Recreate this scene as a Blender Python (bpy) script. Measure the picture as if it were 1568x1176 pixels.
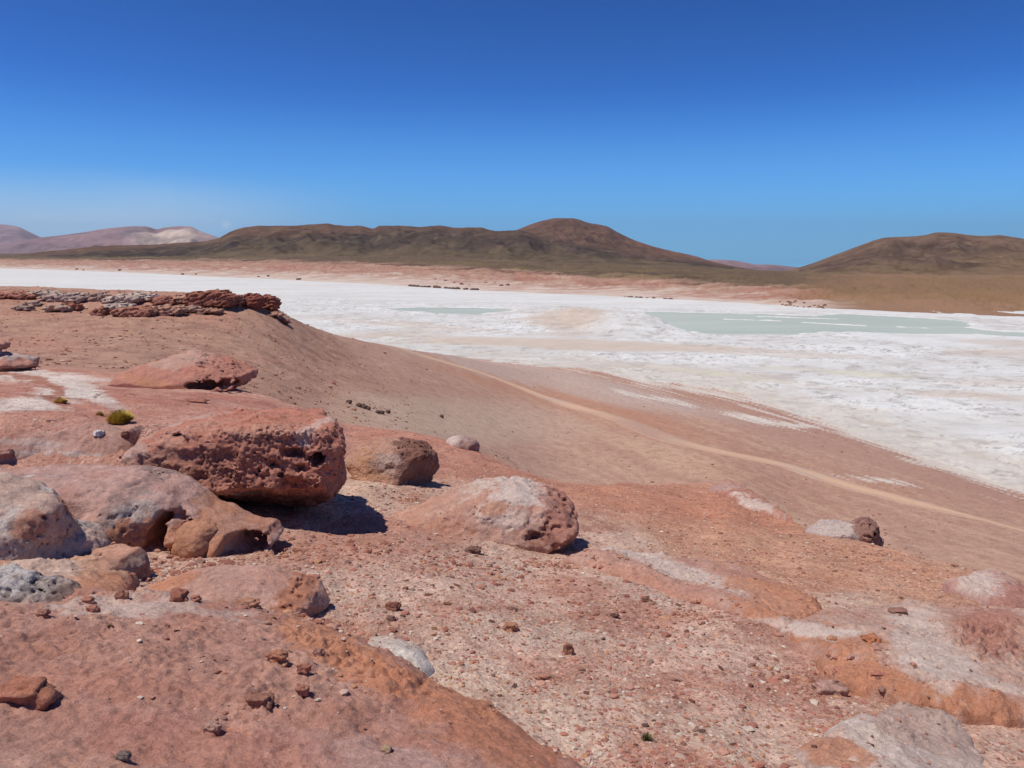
import bpy, math, random
import numpy as np
from mathutils import Vector, Matrix

for o in list(bpy.data.objects):
    bpy.data.objects.remove(o, do_unlink=True)
scene = bpy.context.scene
COL = scene.collection
rnd = random.Random(7)
nrs = np.random.RandomState(11)

# ------------------------------------------------------------------ camera
FPX = 1231.0
TH = math.radians(9.05)
CT, ST = math.cos(TH), math.sin(TH)
CAMZ = 32.0
cd = bpy.data.cameras.new("camera")
cam = bpy.data.objects.new("camera", cd)
COL.objects.link(cam)
cam.location = (0, 0, CAMZ)
cam.rotation_euler = (math.radians(90) - TH, 0, 0)
cd.sensor_width = 36.0
cd.lens = 36.0 * FPX / 1568.0
cd.clip_start = 0.05
cd.clip_end = 200000
scene.camera = cam

# ------------------------------------------------------------------ world, sun, exposure
SUN_EL = math.radians(67)
SAX, SAY = -0.93, -0.36
sl = math.hypot(SAX, SAY)
SUN = Vector((SAX / sl * math.cos(SUN_EL), SAY / sl * math.cos(SUN_EL), math.sin(SUN_EL)))
world = bpy.data.worlds.new("World")
scene.world = world
world.use_nodes = True
wn, wl = world.node_tree.nodes, world.node_tree.links
wn.clear()
wo = wn.new("ShaderNodeOutputWorld")
wb = wn.new("ShaderNodeBackground")
sky = wn.new("ShaderNodeTexSky")
sky.sky_type = 'NISHITA'
sky.sun_disc = False
sky.sun_elevation = SUN_EL
sky.sun_rotation = math.atan2(SUN.x, SUN.y)
sky.altitude = 3000
sky.air_density = 1.0
sky.dust_density = 0.2
sky.ozone_density = 3.0
tc = wn.new("ShaderNodeTexCoord")
# thin wisps of cloud low in the west of the sky, one tiny puff above the far range
mp = wn.new("ShaderNodeMapping")
mp.inputs['Scale'].default_value = (3.0, 3.0, 14.0)
mp.inputs['Rotation'].default_value = (0.0, 0.25, 0.0)
nz = wn.new("ShaderNodeTexNoise")
nz.inputs['Scale'].default_value = 1.3
nz.inputs['Detail'].default_value = 5
wl.new(tc.outputs['Generated'], mp.inputs[0]); wl.new(mp.outputs[0], nz.inputs['Vector'])


def wmath(op, a, b=None, clamp=False):
    n = wn.new("ShaderNodeMath"); n.operation = op; n.use_clamp = clamp
    for i, v in enumerate((a, b)):
        if v is None: continue
        if isinstance(v, (int, float)): n.inputs[i].default_value = v
        else: wl.new(v, n.inputs[i])
    return n.outputs[0]


def wdir_mask(px, py, r0, r1):
    u, v = (px - 784) / FPX, (588 - py) / FPX
    d = Vector((u, CT + v * ST, -ST + v * CT)).normalized()
    dn = wn.new("ShaderNodeVectorMath"); dn.operation = 'DISTANCE'
    wl.new(tc.outputs['Generated'], dn.inputs[0]); dn.inputs[1].default_value = d
    mr = wn.new("ShaderNodeMapRange"); mr.interpolation_type = 'SMOOTHSTEP'
    mr.inputs['From Min'].default_value = r0; mr.inputs['From Max'].default_value = r1
    mr.inputs['To Min'].default_value = 1; mr.inputs['To Max'].default_value = 0
    wl.new(dn.outputs['Value'], mr.inputs['Value'])
    return mr.outputs[0]


nfac = wmath('MULTIPLY', wmath('SUBTRACT', nz.outputs['Fac'], 0.36, True), 2.6, True)
sep = wn.new("ShaderNodeSeparateXYZ"); wl.new(tc.outputs['Generated'], sep.inputs[0])


def wlow(z0, z1):
    mr = wn.new("ShaderNodeMapRange"); mr.interpolation_type = 'SMOOTHSTEP'
    for i, q in zip((1, 2, 3, 4), (z0, z1, 1, 0)): mr.inputs[i].default_value = q
    wl.new(sep.outputs[2], mr.inputs[0]); return mr.outputs[0]


m1 = wmath('MULTIPLY', wdir_mask(20, 350, 0.03, 0.42), wlow(0.035, 0.10))
m1 = wmath('MULTIPLY', m1, wmath('ADD', wmath('MULTIPLY', nfac, 0.5), 0.55))
m2 = wmath('MULTIPLY', wdir_mask(346, 344, 0.001, 0.007), 0.35)
mask = wmath('ADD', m1, m2, True)
grade = wn.new("ShaderNodeMixRGB"); grade.blend_type = 'MULTIPLY'; grade.inputs[0].default_value = 1
grade.inputs[2].default_value = (0.82, 1.0, 1.10, 1)
grade.inputs[2].default_value = (0.78 * 0.095, 0.095, 1.10 * 0.095, 1)
wl.new(sky.outputs[0], grade.inputs[1])
gam = wn.new("ShaderNodeGamma"); gam.inputs[1].default_value = 1.8
wl.new(grade.outputs[0], gam.inputs[0])
grade = wn.new("ShaderNodeMixRGB"); grade.blend_type = 'MULTIPLY'; grade.inputs[0].default_value = 1
grade.inputs[2].default_value = (9.5, 17.3, 20.0, 1)
wl.new(gam.outputs[0], grade.inputs[1])
cm = wn.new("ShaderNodeMixRGB"); cm.inputs[2].default_value = (6.4, 8.2, 10.0, 1)
lowm = wn.new("ShaderNodeMixRGB"); lowm.inputs[2].default_value = (1.75, 4.9, 8.9, 1)
wl.new(wmath('MULTIPLY', wlow(-0.02, 0.20), 0.85), lowm.inputs[0]); wl.new(grade.outputs[0], lowm.inputs[1])
wl.new(mask, cm.inputs[0]); wl.new(lowm.outputs[0], cm.inputs[1])
wl.new(cm.outputs[0], wb.inputs[0])
wb.inputs[1].default_value = 0.095
wl.new(wb.outputs[0], wo.inputs[0])

sd = bpy.data.lights.new("sun", 'SUN')
sd.energy = 4.2
sd.angle = math.radians(0.53)
sd.color = (1.0, 0.945, 0.85)
sun = bpy.data.objects.new("sun", sd)
COL.objects.link(sun)
sun.location = (-20, -10, 70)
sun.rotation_euler = SUN.to_track_quat('Z', 'Y').to_euler()

scene.view_settings.view_transform = 'Standard'
scene.view_settings.look = 'None'
scene.view_settings.exposure = 0.0
scene.view_settings.gamma = 1.0
scene.cycles.max_bounces = 5
scene.cycles.diffuse_bounces = 3

# ------------------------------------------------------------------ noise in numpy
PERM = nrs.permutation(256).astype(np.int32)
PERM = np.concatenate([PERM, PERM])
GR = nrs.normal(size=(256, 3)).astype(np.float32)
GR /= np.linalg.norm(GR, axis=1)[:, None]
RV = nrs.rand(256).astype(np.float32)


def gn3(x, y, z):
    xi = np.floor(x).astype(np.int32); yi = np.floor(y).astype(np.int32); zi = np.floor(z).astype(np.int32)
    xf = (x - xi).astype(np.float32); yf = (y - yi).astype(np.float32); zf = (z - zi).astype(np.float32)
    u = xf * xf * xf * (xf * (xf * 6 - 15) + 10); v = yf * yf * yf * (yf * (yf * 6 - 15) + 10); w = zf * zf * zf * (zf * (zf * 6 - 15) + 10)
    r = []
    for a in (0, 1):
        pa = PERM[(xi + a) & 255]
        for b in (0, 1):
            pb = PERM[pa + ((yi + b) & 255)]
            for c in (0, 1):
                g = GR[PERM[pb + ((zi + c) & 255)]]
                r.append(g[..., 0] * (xf - a) + g[..., 1] * (yf - b) + g[..., 2] * (zf - c))
    l = lambda p, q, t: p + (q - p) * t
    return l(l(l(r[0], r[1], w), l(r[2], r[3], w), v), l(l(r[4], r[5], w), l(r[6], r[7], w), v), u) * 1.6


def gn2(x, y, s=0.0):
    return gn3(x, y, np.full_like(x, s + 0.37))


def fbm2(x, y, s=0.0, o=4, g=0.5):
    t = 0; a = 1.0
    for i in range(o):
        t = t + a * gn2(x, y, s + i * 7.3)
        x, y = (0.8 * x - 0.6 * y) * 2.03 + 3.1, (0.6 * x + 0.8 * y) * 2.03 + 1.7
        a *= g
    return t


def fbm3(x, y, z, o=4, g=0.5, ridge=False):
    t = 0; a = 1.0
    for i in range(o):
        n = gn3(x, y, z)
        t = t + a * ((0.35 - np.abs(n)) * 1.5 if ridge else n)
        x, y, z = (0.8 * x - 0.6 * y) * 2.03 + 3.1, (0.6 * x + 0.8 * y) * 2.03 + 1.7, z * 2.03 + 5.2
        a *= g
    return t


def worley2(x, y):
    """distance to the nearest random point and the id of its cell"""
    xi = np.floor(x).astype(np.int32); yi = np.floor(y).astype(np.int32)
    best = np.full(x.shape, 9.0, np.float32); bid = np.zeros(x.shape, np.float32)
    for a in (-1, 0, 1):
        for b in (-1, 0, 1):
            h = PERM[PERM[(xi + a) & 255] + ((yi + b) & 255)]
            d = np.hypot(xi + a + RV[h] - x, yi + b + RV[(h + 97) & 255] - y)
            m = d < best
            best = np.where(m, d, best); bid = np.where(m, RV[(h + 31) & 255], bid)
    return best, bid


def sm(a, b, x):
    t = np.clip((x - a) / (b - a), 0, 1)
    return t * t * (3 - 2 * t)


def pchip(xk, yk, x):
    xk = np.asarray(xk, float); yk = np.asarray(yk, float)
    h = np.diff(xk); d = np.diff(yk) / h
    m = np.zeros(len(xk)); m[0] = d[0]; m[-1] = d[-1]
    for i in range(1, len(xk) - 1):
        if d[i - 1] * d[i] > 0:
            w1, w2 = 2 * h[i] + h[i - 1], h[i] + 2 * h[i - 1]
            m[i] = (w1 + w2) / (w1 / d[i - 1] + w2 / d[i])
    i = np.clip(np.searchsorted(xk, x) - 1, 0, len(xk) - 2)
    t = np.clip((x - xk[i]) / h[i], 0, 1)
    return ((2 * t**3 - 3 * t**2 + 1) * yk[i] + (t**3 - 2 * t**2 + t) * h[i] * m[i]
            + (-2 * t**3 + 3 * t**2) * yk[i + 1] + (t**3 - t**2) * h[i] * m[i + 1])


# ------------------------------------------------------------------ lie of the land
def slope_of(py):            # drop per metre forward of the ray through row py
    v = (588 - py) / FPX
    return (ST - v * CT) / (CT + v * ST)


def cpx(px, py):             # x / y of the ray through a pixel
    return (px - 784) / FPX / (CT + (588 - py) / FPX * ST)


def y_at(py, z):
    return (CAMZ - z) / slope_of(py)


def plane_z(c, y):
    return CAMZ - 1.6 - 0.2 * y - 0.12 * c * y


# survey lines: column px, crest (y, py), then stations B..M as (y, z) or ('p', y, py)
def Z(y, py): return (y, CAMZ - y * slope_of(py))
SURV = [
 (-320, (30, 560), [Z(36, 555), Z(45, 540), Z(58, 505), Z(72, 470), Z(90, 433), (130, 20), (220, -1.0)], 404, Z(2900, 396), Z(4200, 391)),
 (0,    (30, 566), [Z(36, 561), Z(45, 545), Z(58, 515), Z(72, 480), Z(90, 439), (130, 20), (220, -1.0)], 411, Z(2700, 397), Z(4000, 391)),
 (200,  (30, 574), [Z(36, 570), Z(45, 553), Z(58, 520), Z(72, 485), Z(90, 446), (130, 20), (220, -1.0)], 418, Z(2300, 399), Z(3800, 391)),
 (340,  (28, 590), [Z(34, 594), Z(45, 585), Z(58, 545), Z(72, 498), Z(90, 451), (130, 18), (230, -1.0)], 425, Z(2100, 399), Z(3500, 389)),
 (420,  (26, 612), [Z(32, 626), Z(45, 614), Z(58, 572), Z(74, 522), Z(92, 466), (145, 14), (250, -1.0)], 428, Z(2000, 399), Z(3200, 388)),
 (450,  (24, 625), [Z(31, 640), Z(45, 628), Z(57, 590), Z(74, 540), Z(96, 489), (150, 13), (270, -1.0)], 430, Z(1950, 400), Z(3100, 389)),
 (490,  (24, 636), [Z(31, 652), Z(46, 642), Z(58, 606), Z(77, 556), Z(103, 504), (155, 12), (300, -1.0)], 432, Z(1850, 401), Z(3000, 390)),
 (540,  (24, 652), [Z(31, 668), Z(48, 650), Z(62, 610), Z(84, 564), Z(117, 518), (170, 10), (330, -1.0)], 434, Z(1800, 402), Z(2900, 391)),
 (620,  (23, 662), [Z(30, 686), Z(53, 664), Z(71, 622), Z(98, 576), Z(140, 533), (200, 5), (330, -1.0)], 439, Z(1650, 406), Z(2700, 393)),
 (700,  (22, 682), [(29, 22.3), Z(60, 684), Z(82, 640), Z(114, 592), Z(165, 547), (225, 2), (300, -1.0)], 444, Z(1500, 410), Z(2600, 395)),
 (870,  (19, 738), [(26, 22.3), Z(68, 738), Z(94, 676), Z(132, 622), Z(188, 578), (235, 0.0), (280, -1.0)], 452, Z(1150, 421), Z(2400, 403)),
 (1000, (22, 742), [(30, 20), Z(72, 742), Z(96, 680), Z(125, 640), Z(170, 600), (y_at(580, 0), 0.0), (245, -1.0)], 458, Z(960, 428), Z(2200, 407)),
 (1100, (27, 740), [(34, 19), Z(70, 742), Z(92, 695), Z(120, 655), Z(160, 618), (y_at(592, 0), 0.0), (230, -1.0)], 463, Z(800, 436), Z(1900, 412)),
 (1240, (16, 808), [(22, 21), Z(60, 812), Z(78, 755), Z(102, 702), Z(132, 660), (y_at(634, 0), 0.0), (195, -1.0)], 472, Z(660, 446), Z(1500, 418)),
 (1400, (13, 852), [(18, 22.5), Z(52, 858), Z(68, 800), Z(86, 752), Z(110, 712), (y_at(688, 0), 0.0), (165, -1.0)], 480, Z(600, 452), Z(1400, 420)),
 (1568, (11, 903), [(16, 23.5), Z(45, 908), Z(58, 850), Z(72, 810), Z(90, 775), (y_at(745, 0), 0.0), (140, -1.0)], 487, Z(560, 457), Z(1300, 421)),
 (1900, (9, 1010), [(14, 23), (40, 14), (50, 9), (62, 4.5), (76, 1.8), (90, 0.0), (115, -1.0)], 498, Z(500, 466), Z(1200, 425)),
]
CMAX = 0.93
NC, NY = 400, 1600
CG = np.linspace(-CMAX, CMAX, NC)
LY0, LY1 = math.log(0.3), math.log(100000)
LYG = np.linspace(LY0, LY1, NY)
rows_c, rows_y, rows_z = [], [], []
for px, (yc, pyc), st, pfar, K, L in SURV:
    zc = CAMZ - yc * slope_of(pyc); cc = cpx(px, pyc)
    cs, ys, zs = [], [], []
    off = zc - plane_z(cc, yc)
    for f in (0.3 / yc, 0.1, 0.2, 0.35, 0.6, 0.82, 1.0):
        y = f * yc; z = plane_z(cc, y) + off * f * f
        cs.append(cpx(px, 588 + FPX * math.tan(math.atan((CAMZ - z) / y) - TH)) if f > 0.12 else cc * 1.08); ys.append(y); zs.append(z)
    for y, z in st:
        cs.append(cpx(px, 588 + FPX * math.tan(math.atan((CAMZ - z) / y) - TH))); ys.append(y); zs.append(z)
    yf = y_at(pfar, 0)
    pl = np.interp(px, [620, 870, 1000, 1100, 1240, 1900], [390, 404, 410, 417, 424, 428])
    for y, z in ((yf * 0.93, -1.2), (yf, 0.0), K, L, (L[0] * 1.5, CAMZ - L[0] * 1.5 * slope_of(pl)), (100000, CAMZ - 100000 * slope_of(pl))):
        cs.append(cpx(px, 400)); ys.append(y); zs.append(z)
    rows_c.append(cs); rows_y.append(ys); rows_z.append(zs)
rows_c, rows_y, rows_z = map(np.array, (rows_c, rows_y, rows_z))
NK = rows_c.shape[1]
RLY = np.zeros((NC, NK)); RZ = np.zeros((NC, NK))
for k in range(NK):
    RLY[:, k] = pchip(rows_c[:, k], np.log(rows_y[:, k]), np.clip(CG, rows_c[0, k], rows_c[-1, k]))
    RZ[:, k] = pchip(rows_c[:, k], rows_z[:, k], np.clip(CG, rows_c[0, k], rows_c[-1, k]))
TZ = np.zeros((NC, NY), np.float32); TK = np.zeros((NC, NY), np.float32)
for i in range(NC):
    TZ[i] = pchip(RLY[i], RZ[i], LYG)
    TK[i] = np.interp(LYG, RLY[i], np.arange(NK))

_w = (sm(-.40, -.30, CG) * (1 - sm(-.12, -.04, CG)))[:, None] * (sm(3.5, 3.8, LYG) * (1 - sm(4.75, 5.3, LYG)))[None, :]
_b = TZ.copy()
for _ in range(24):
    _b[1:-1] = (_b[:-2] + 2 * _b[1:-1] + _b[2:]) / 4
for _ in range(40):
    _b[:, 1:-1] = (_b[:, :-2] + 2 * _b[:, 1:-1] + _b[:, 2:]) / 4
TZ = (TZ * (1 - _w) + _b * _w).astype(np.float32)
# the bare rock shelf at left stands proud of the gravel
_c, _y = CG[:, None], np.exp(LYG)[None, :]
_y0 = 7.5 + 2.0 * sm(-.5, -.34, _c)
TZ += (0.80 * (1 - sm(-.32, -.235, _c)) * sm(_y0, _y0 + 1.5, _y) * (1 - sm(12, 28, _y))).astype(np.float32)


def tab(T, x, y):
    x = np.asarray(x, float); y = np.asarray(y, float)
    y = np.maximum(y, 0.3)
    c = np.clip(x / y, -CMAX, CMAX)
    a = np.clip((c + CMAX) / (2 * CMAX) * (NC - 1), 0, NC - 1.001); b = np.clip((np.log(y) - LY0) / (LY1 - LY0) * (NY - 1), 0, NY - 1.001)
    i = a.astype(int); j = b.astype(int); a = a - i; b = b - j
    return (T[i, j] * (1 - a) * (1 - b) + T[i + 1, j] * a * (1 - b) + T[i, j + 1] * (1 - a) * b + T[i + 1, j + 1] * a * b)


def proj(x, y, z):
    zz = z - CAMZ
    t = y * CT - zz * ST
    return 784 + FPX * x / t, 588 - FPX * (y * ST + zz * CT) / t


def ray(px, py):
    u, v = (px - 784) / FPX, (588 - py) / FPX
    return np.array([u, CT + v * ST, -ST + v * CT])


def P(px, py, t):
    return np.array([0, 0, CAMZ]) + ray(px, py) * t


TT = np.exp(np.linspace(math.log(1.2), math.log(60), 1500))


def G(px, py, hint=None):
    """first point of the near hill met by the ray through a pixel, and its depth"""
    r = ray(px, py)
    X = r[0] * TT; Y = r[1] * TT; Zr = CAMZ + r[2] * TT
    d = Zr - tab(TZ, X, Y)
    i = np.argmax(d < 0) if (d < 0).any() else len(TT) - 1
    t = TT[i]
    return P(px, py, t), t


def gz(x, y):
    return float(tab(TZ, np.array([x]), np.array([y]))[0])


def blob(px, py, cx, cy, rx, ry, ang=0, soft=0.5, warp=None):
    soft = soft * 0.7
    a = math.radians(ang); dx, dy = px - cx, py - cy
    u = (dx * math.cos(a) + dy * math.sin(a)) / rx; v = (-dx * math.sin(a) + dy * math.cos(a)) / ry
    d = np.sqrt(u * u + v * v)
    if warp is not None: d = d + warp
    return 1 - sm(1 - soft, 1 + soft, d)


def pline(px, py, pts):
    """distance in pixels to a polyline and position along it 0..1"""
    best = np.full(np.shape(px), 1e9); pos = np.zeros(np.shape(px)); n = len(pts) - 1
    for i in range(n):
        ax, ay = pts[i][:2]; bx, by = pts[i + 1][:2]
        L2 = (bx - ax)**2 + (by - ay)**2
        t = np.clip(((px - ax) * (bx - ax) + (py - ay) * (by - ay)) / L2, 0, 1)
        d = np.hypot(px - ax - t * (bx - ax), py - ay - t * (by - ay))
        m = d < best
        best = np.where(m, d, best); pos = np.where(m, (i + t) / n, pos)
    return best, pos


def polysdf(x, y, poly):
    """signed distance, negative inside"""
    best = np.full(np.shape(x), 1e9); ins = np.zeros(np.shape(x), bool); n = len(poly)
    for i in range(n):
        ax, ay = poly[i]; bx, by = poly[(i + 1) % n]
        L2 = (bx - ax)**2 + (by - ay)**2 + 1e-12
        t = np.clip(((x - ax) * (bx - ax) + (y - ay) * (by - ay)) / L2, 0, 1)
        best = np.minimum(best, np.hypot(x - ax - t * (bx - ax), y - ay - t * (by - ay)))
        if ay != by:
            ins ^= ((ay > y) != (by > y)) & (x < (bx - ax) * (y - ay) / (by - ay) + ax)
    return np.where(ins, -best, best)


def mixc(c, col, w):
    return c + (np.array(col, np.float32) - c) * w[..., None]


# ------------------------------------------------------------------ mesh and material helpers
def link_mesh(name, verts, faces, mat, col=None, loc=(0, 0, 0), smooth=True, parent=None):
    me = bpy.data.meshes.new(name)
    verts = np.asarray(verts, np.float32) - np.asarray(loc, np.float32)
    faces = np.asarray(faces, np.int32)
    k = faces.shape[1]
    me.vertices.add(len(verts)); me.vertices.foreach_set('co', verts.ravel())
    me.loops.add(faces.size); me.loops.foreach_set('vertex_index', faces.ravel())
    me.polygons.add(len(faces))
    me.polygons.foreach_set('loop_start', np.arange(0, faces.size, k, dtype=np.int32))
    me.polygons.foreach_set('loop_total', np.full(len(faces), k, np.int32))
    me.polygons.foreach_set('use_smooth', np.full(len(faces), smooth, bool))
    me.update(calc_edges=True)
    if col is not None:
        a = me.color_attributes.new('Col', 'FLOAT_COLOR', 'POINT')
        c4 = np.ones((len(verts), 4), np.float32); c4[:, :3] = np.clip(col, 0, 1)
        a.data.foreach_set('color', c4.ravel())
    me.materials.append(mat)
    o = bpy.data.objects.new(name, me)
    o.location = loc
    COL.objects.link(o)
    if parent: o.parent = parent
    return o


def grid_faces(n, m, keep=None):
    i = np.arange(n * m).reshape(n, m)
    f = np.stack([i[:-1, :-1], i[1:, :-1], i[1:, 1:], i[:-1, 1:]], -1).reshape(-1, 4)
    return f if keep is None else f[keep.ravel()]


def compact(v, f, c=None):
    used = np.zeros(len(v), bool); used[f.ravel()] = True
    idx = np.cumsum(used) - 1
    return v[used], idx[f], (None if c is None else c[used])


def struct(o): o['kind'] = 'structure'; return o


def tag(o, label, cat, group=None, kind=None):
    o['label'] = label; o['category'] = cat
    if group: o['group'] = group
    if kind: o['kind'] = kind
    return o


class NT:
    def __init__(s, name):
        s.m = bpy.data.materials.new(name); s.m.use_nodes = True
        s.n, s.l = s.m.node_tree.nodes, s.m.node_tree.links
        s.b = s.n['Principled BSDF']
        s.co = s.n.new("ShaderNodeTexCoord").outputs['Object']

    def put(s, sock, v):
        if hasattr(v, 'is_linked') or hasattr(v, 'links'): s.l.new(v, sock)
        else: sock.default_value = v

    def attr(s):
        a = s.n.new("ShaderNodeAttribute"); a.attribute_name = 'Col'; return a.outputs['Color']

    def mapping(s, scale):
        m = s.n.new("ShaderNodeMapping"); m.inputs['Scale'].default_value = scale
        s.l.new(s.co, m.inputs[0]); return m.outputs[0]

    def noise(s, scale, detail=4, rough=0.55, vec=None, out='Fac'):
        n = s.n.new("ShaderNodeTexNoise")
        n.inputs['Scale'].default_value = scale; n.inputs['Detail'].default_value = detail; n.inputs['Roughness'].default_value = rough
        s.l.new(vec or s.co, n.inputs['Vector']); return n.outputs[out]

    def vor(s, scale, out='Color', feature='F1', vec=None):
        n = s.n.new("ShaderNodeTexVoronoi"); n.feature = feature
        n.inputs['Scale'].default_value = scale
        s.l.new(vec or s.co, n.inputs['Vector']); return n.outputs[out]

    def rng(s, v, a, b, c, d):
        n = s.n.new("ShaderNodeMapRange")
        for i, q in enumerate((v, a, b, c, d)): s.put(n.inputs[i], q)
        return n.outputs[0]

    def math(s, op, a, b=0.0):
        n = s.n.new("ShaderNodeMath"); n.operation = op
        s.put(n.inputs[0], a); s.put(n.inputs[1], b); return n.outputs[0]

    def mix(s, f, a, b, mode='MIX'):
        n = s.n.new("ShaderNodeMixRGB"); n.blend_type = mode
        s.put(n.inputs[0], f); s.put(n.inputs[1], a); s.put(n.inputs[2], b); return n.outputs[0]

    def ramp(s, v, stops):
        n = s.n.new("ShaderNodeValToRGB"); s.l.new(v, n.inputs[0])
        e = n.color_ramp.elements
        while len(e) < len(stops): e.new(0.5)
        for q, (p, c) in zip(e, stops): q.position = p; q.color = (*c, 1)
        return n.outputs[0]

    def bump(s, h, strength, dist, prev=None):
        n = s.n.new("ShaderNodeBump"); n.inputs['Strength'].default_value = strength; n.inputs['Distance'].default_value = dist
        s.l.new(h, n.inputs['Height'])
        if prev: s.l.new(prev, n.inputs['Normal'])
        return n.outputs[0]

    def done(s, col, rough=0.9, nrm=None, spec=0.25):
        s.put(s.b.inputs['Base Color'], col); s.put(s.b.inputs['Roughness'], rough)
        s.b.inputs['Specular IOR Level'].default_value = spec
        if nrm: s.l.new(nrm, s.b.inputs['Normal'])
        return s.m


def grey(v): return (v, v, v)


def mat_ground():
    t = NT('gravelly_soil')
    c = t.attr()
    r1 = t.ramp(t.vor(38), [(0.0, (0.52, 0.40, 0.36)), (0.22, (0.92, 0.86, 0.84)), (0.5, (1.06, 1.05, 1.04)), (0.8, (1.2, 1.18, 1.17)), (1.0, (1.45, 1.50, 1.5))])
    c = t.mix(0.9, c, r1, 'MULTIPLY')
    r2 = t.ramp(t.vor(11), [(0.0, (0.66, 0.52, 0.48)), (0.3, (0.92, 0.9, 0.88)), (0.7, (1.05, 1.04, 1.03)), (1.0, (1.2, 1.2, 1.2))])
    c = t.mix(0.7, c, r2, 'MULTIPLY')
    r3 = t.ramp(t.noise(1.1, 9, 0.68), [(0.28, (0.76, 0.72, 0.70)), (0.5, grey(1.0)), (0.74, grey(1.22))])
    c = t.mix(0.9, c, r3, 'MULTIPLY')
    b = t.bump(t.vor(38, 'Distance'), 0.7, 0.012)
    b = t.bump(t.noise(9, 5), 0.5, 0.03, b)
    b = t.bump(t.noise(1.1, 9, 0.7), 0.55, 0.22, b)
    return t.done(c, 0.95, b, 0.15)


def mat_rock(name='weathered_rock', rough=1.0):
    t = NT(name)
    c = t.attr()
    n1 = t.ramp(t.noise(26, 6, 0.65), [(0.25, (0.74, 0.68, 0.66)), (0.5, grey(1.0)), (0.75, (1.22, 1.22, 1.22))])
    c = t.mix(0.85, c, n1, 'MULTIPLY')
    c = t.mix(0.8, c, t.ramp(t.noise(130, 5, 0.7), [(0.3, (0.62, 0.56, 0.54)), (0.5, grey(1.0)), (0.72, grey(1.35))]), 'MULTIPLY')
    n2 = t.ramp(t.noise(3.2, 5, 0.6), [(0.3, (0.84, 0.80, 0.79)), (0.7, (1.14, 1.14, 1.14))])
    c = t.mix(0.8, c, n2, 'MULTIPLY')
    sp = t.ramp(t.vor(75), [(0.0, (0.5, 0.4, 0.38)), (0.16, (0.95, 0.93, 0.92)), (0.85, grey(1.05)), (1.0, grey(1.35))])
    c = t.mix(0.75, c, sp, 'MULTIPLY')
    b = t.bump(t.noise(60, 6, 0.7), min(1, 0.55 * rough), 0.008)
    b = t.bump(t.noise(14, 8, 0.7), min(1, 0.75 * rough), 0.035, b)
    b = t.bump(t.vor(30, 'Distance'), 0.25 * rough, 0.008, b)
    if rough > 1:
        b = t.bump(t.rng(t.vor(24, 'Distance'), .15, .5, 0, 1), .5, .02, b)
    return t.done(c, 0.92, b, 0.2)


def mat_far(name, scale, d):
    t = NT(name)
    c = t.attr()
    n1 = t.ramp(t.noise(scale, 8, 0.65), [(0.32, grey(0.55)), (0.5, grey(1.0)), (0.68, grey(1.4))])
    c = t.mix(0.8, c, n1, 'MULTIPLY')
    b = t.bump(t.noise(scale * 1.4, 10, 0.7), 0.9, d * 1.6)
    return t.done(c, 0.97, b, 0.05)


def mat_salt():
    t = NT('salt_crust')
    c = t.attr()
    v = t.mapping((0.35, 0.9, 1.0))
    n1 = t.ramp(t.noise(0.35, 9, 0.68, v), [(0.28, (0.78, 0.78, 0.79)), (0.5, grey(1.0)), (0.75, grey(1.10))])
    c = t.mix(0.8, c, n1, 'MULTIPLY')
    b = t.bump(t.noise(0.8, 8, 0.7, v), 0.6, 0.25)
    return t.done(c, 0.85, b, 0.2)


def mat_plain(name='sandy_track', k=1.0):
    t = NT(name)
    c = t.attr()
    n1 = t.ramp(t.noise(2.5, 6), [(0.3, grey(0.9)), (0.7, grey(1.1))])
    return t.done(t.mix(1.0, c, n1, 'MULTIPLY'), 0.95, t.bump(t.noise(6, 5), 0.4, 0.03), 0.1)


def mat_water():
    t = NT('lagoon_water')
    v = t.mapping((0.15, 0.6, 1))
    c = t.ramp(t.noise(0.06, 4, 0.5, v), [(0.3, (0.40, 0.45, 0.385)), (0.7, (0.49, 0.53, 0.46))])
    return t.done(c, 0.55, t.bump(t.noise(3.0, 3, 0.5, v), 0.25, 0.03), 0.2)


M_GROUND, M_ROCK, M_SALT, M_WATER = mat_ground(), mat_rock(), mat_salt(), mat_water()
M_ROUGH = mat_rock('pitted_rock', 1.5)
M_TRACK = mat_plain()
M_HILL = mat_far('hill_slope', 0.012, 6.0)
M_MTN = mat_far('far_range', 0.0012, 60.0)
M_BLOCK = mat_far('ledge_rock', 2.2, 0.08)

# palette (linear albedo)
PINK = (0.42, 0.225, 0.175); PALE = (0.50, 0.35, 0.28); SALTY = (0.58, 0.485, 0.43); ORNG = (0.47, 0.215, 0.125)
GREYP = (0.40, 0.29, 0.26); DARKR = (0.20, 0.088, 0.066); REDR = (0.36, 0.165, 0.125); CREAM = (0.54, 0.42, 0.35)

# ------------------------------------------------------------------ the ground: one sheet to the horizon
CRACKS = []
for pts, w, dep in (([(0, 672), (40, 669), (80, 667), (110, 664), (150, 657)], .06, .09), ([(160, 664), (185, 672), (196, 682)], .04, .08), ([(196, 702), (200, 690), (212, 672), (228, 658)], .07, .14),
                    ([(120, 695), (150, 690), (185, 692)], .05, .06), ([(20, 640), (70, 646), (110, 640)], .04, .04), ([(250, 618), (330, 612), (390, 618)], .05, .05), ([(90, 620), (150, 606), (200, 600)], .05, .05)):
    CRACKS.append(([tuple(G(*p)[0][:2]) for p in pts], w, dep))


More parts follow.
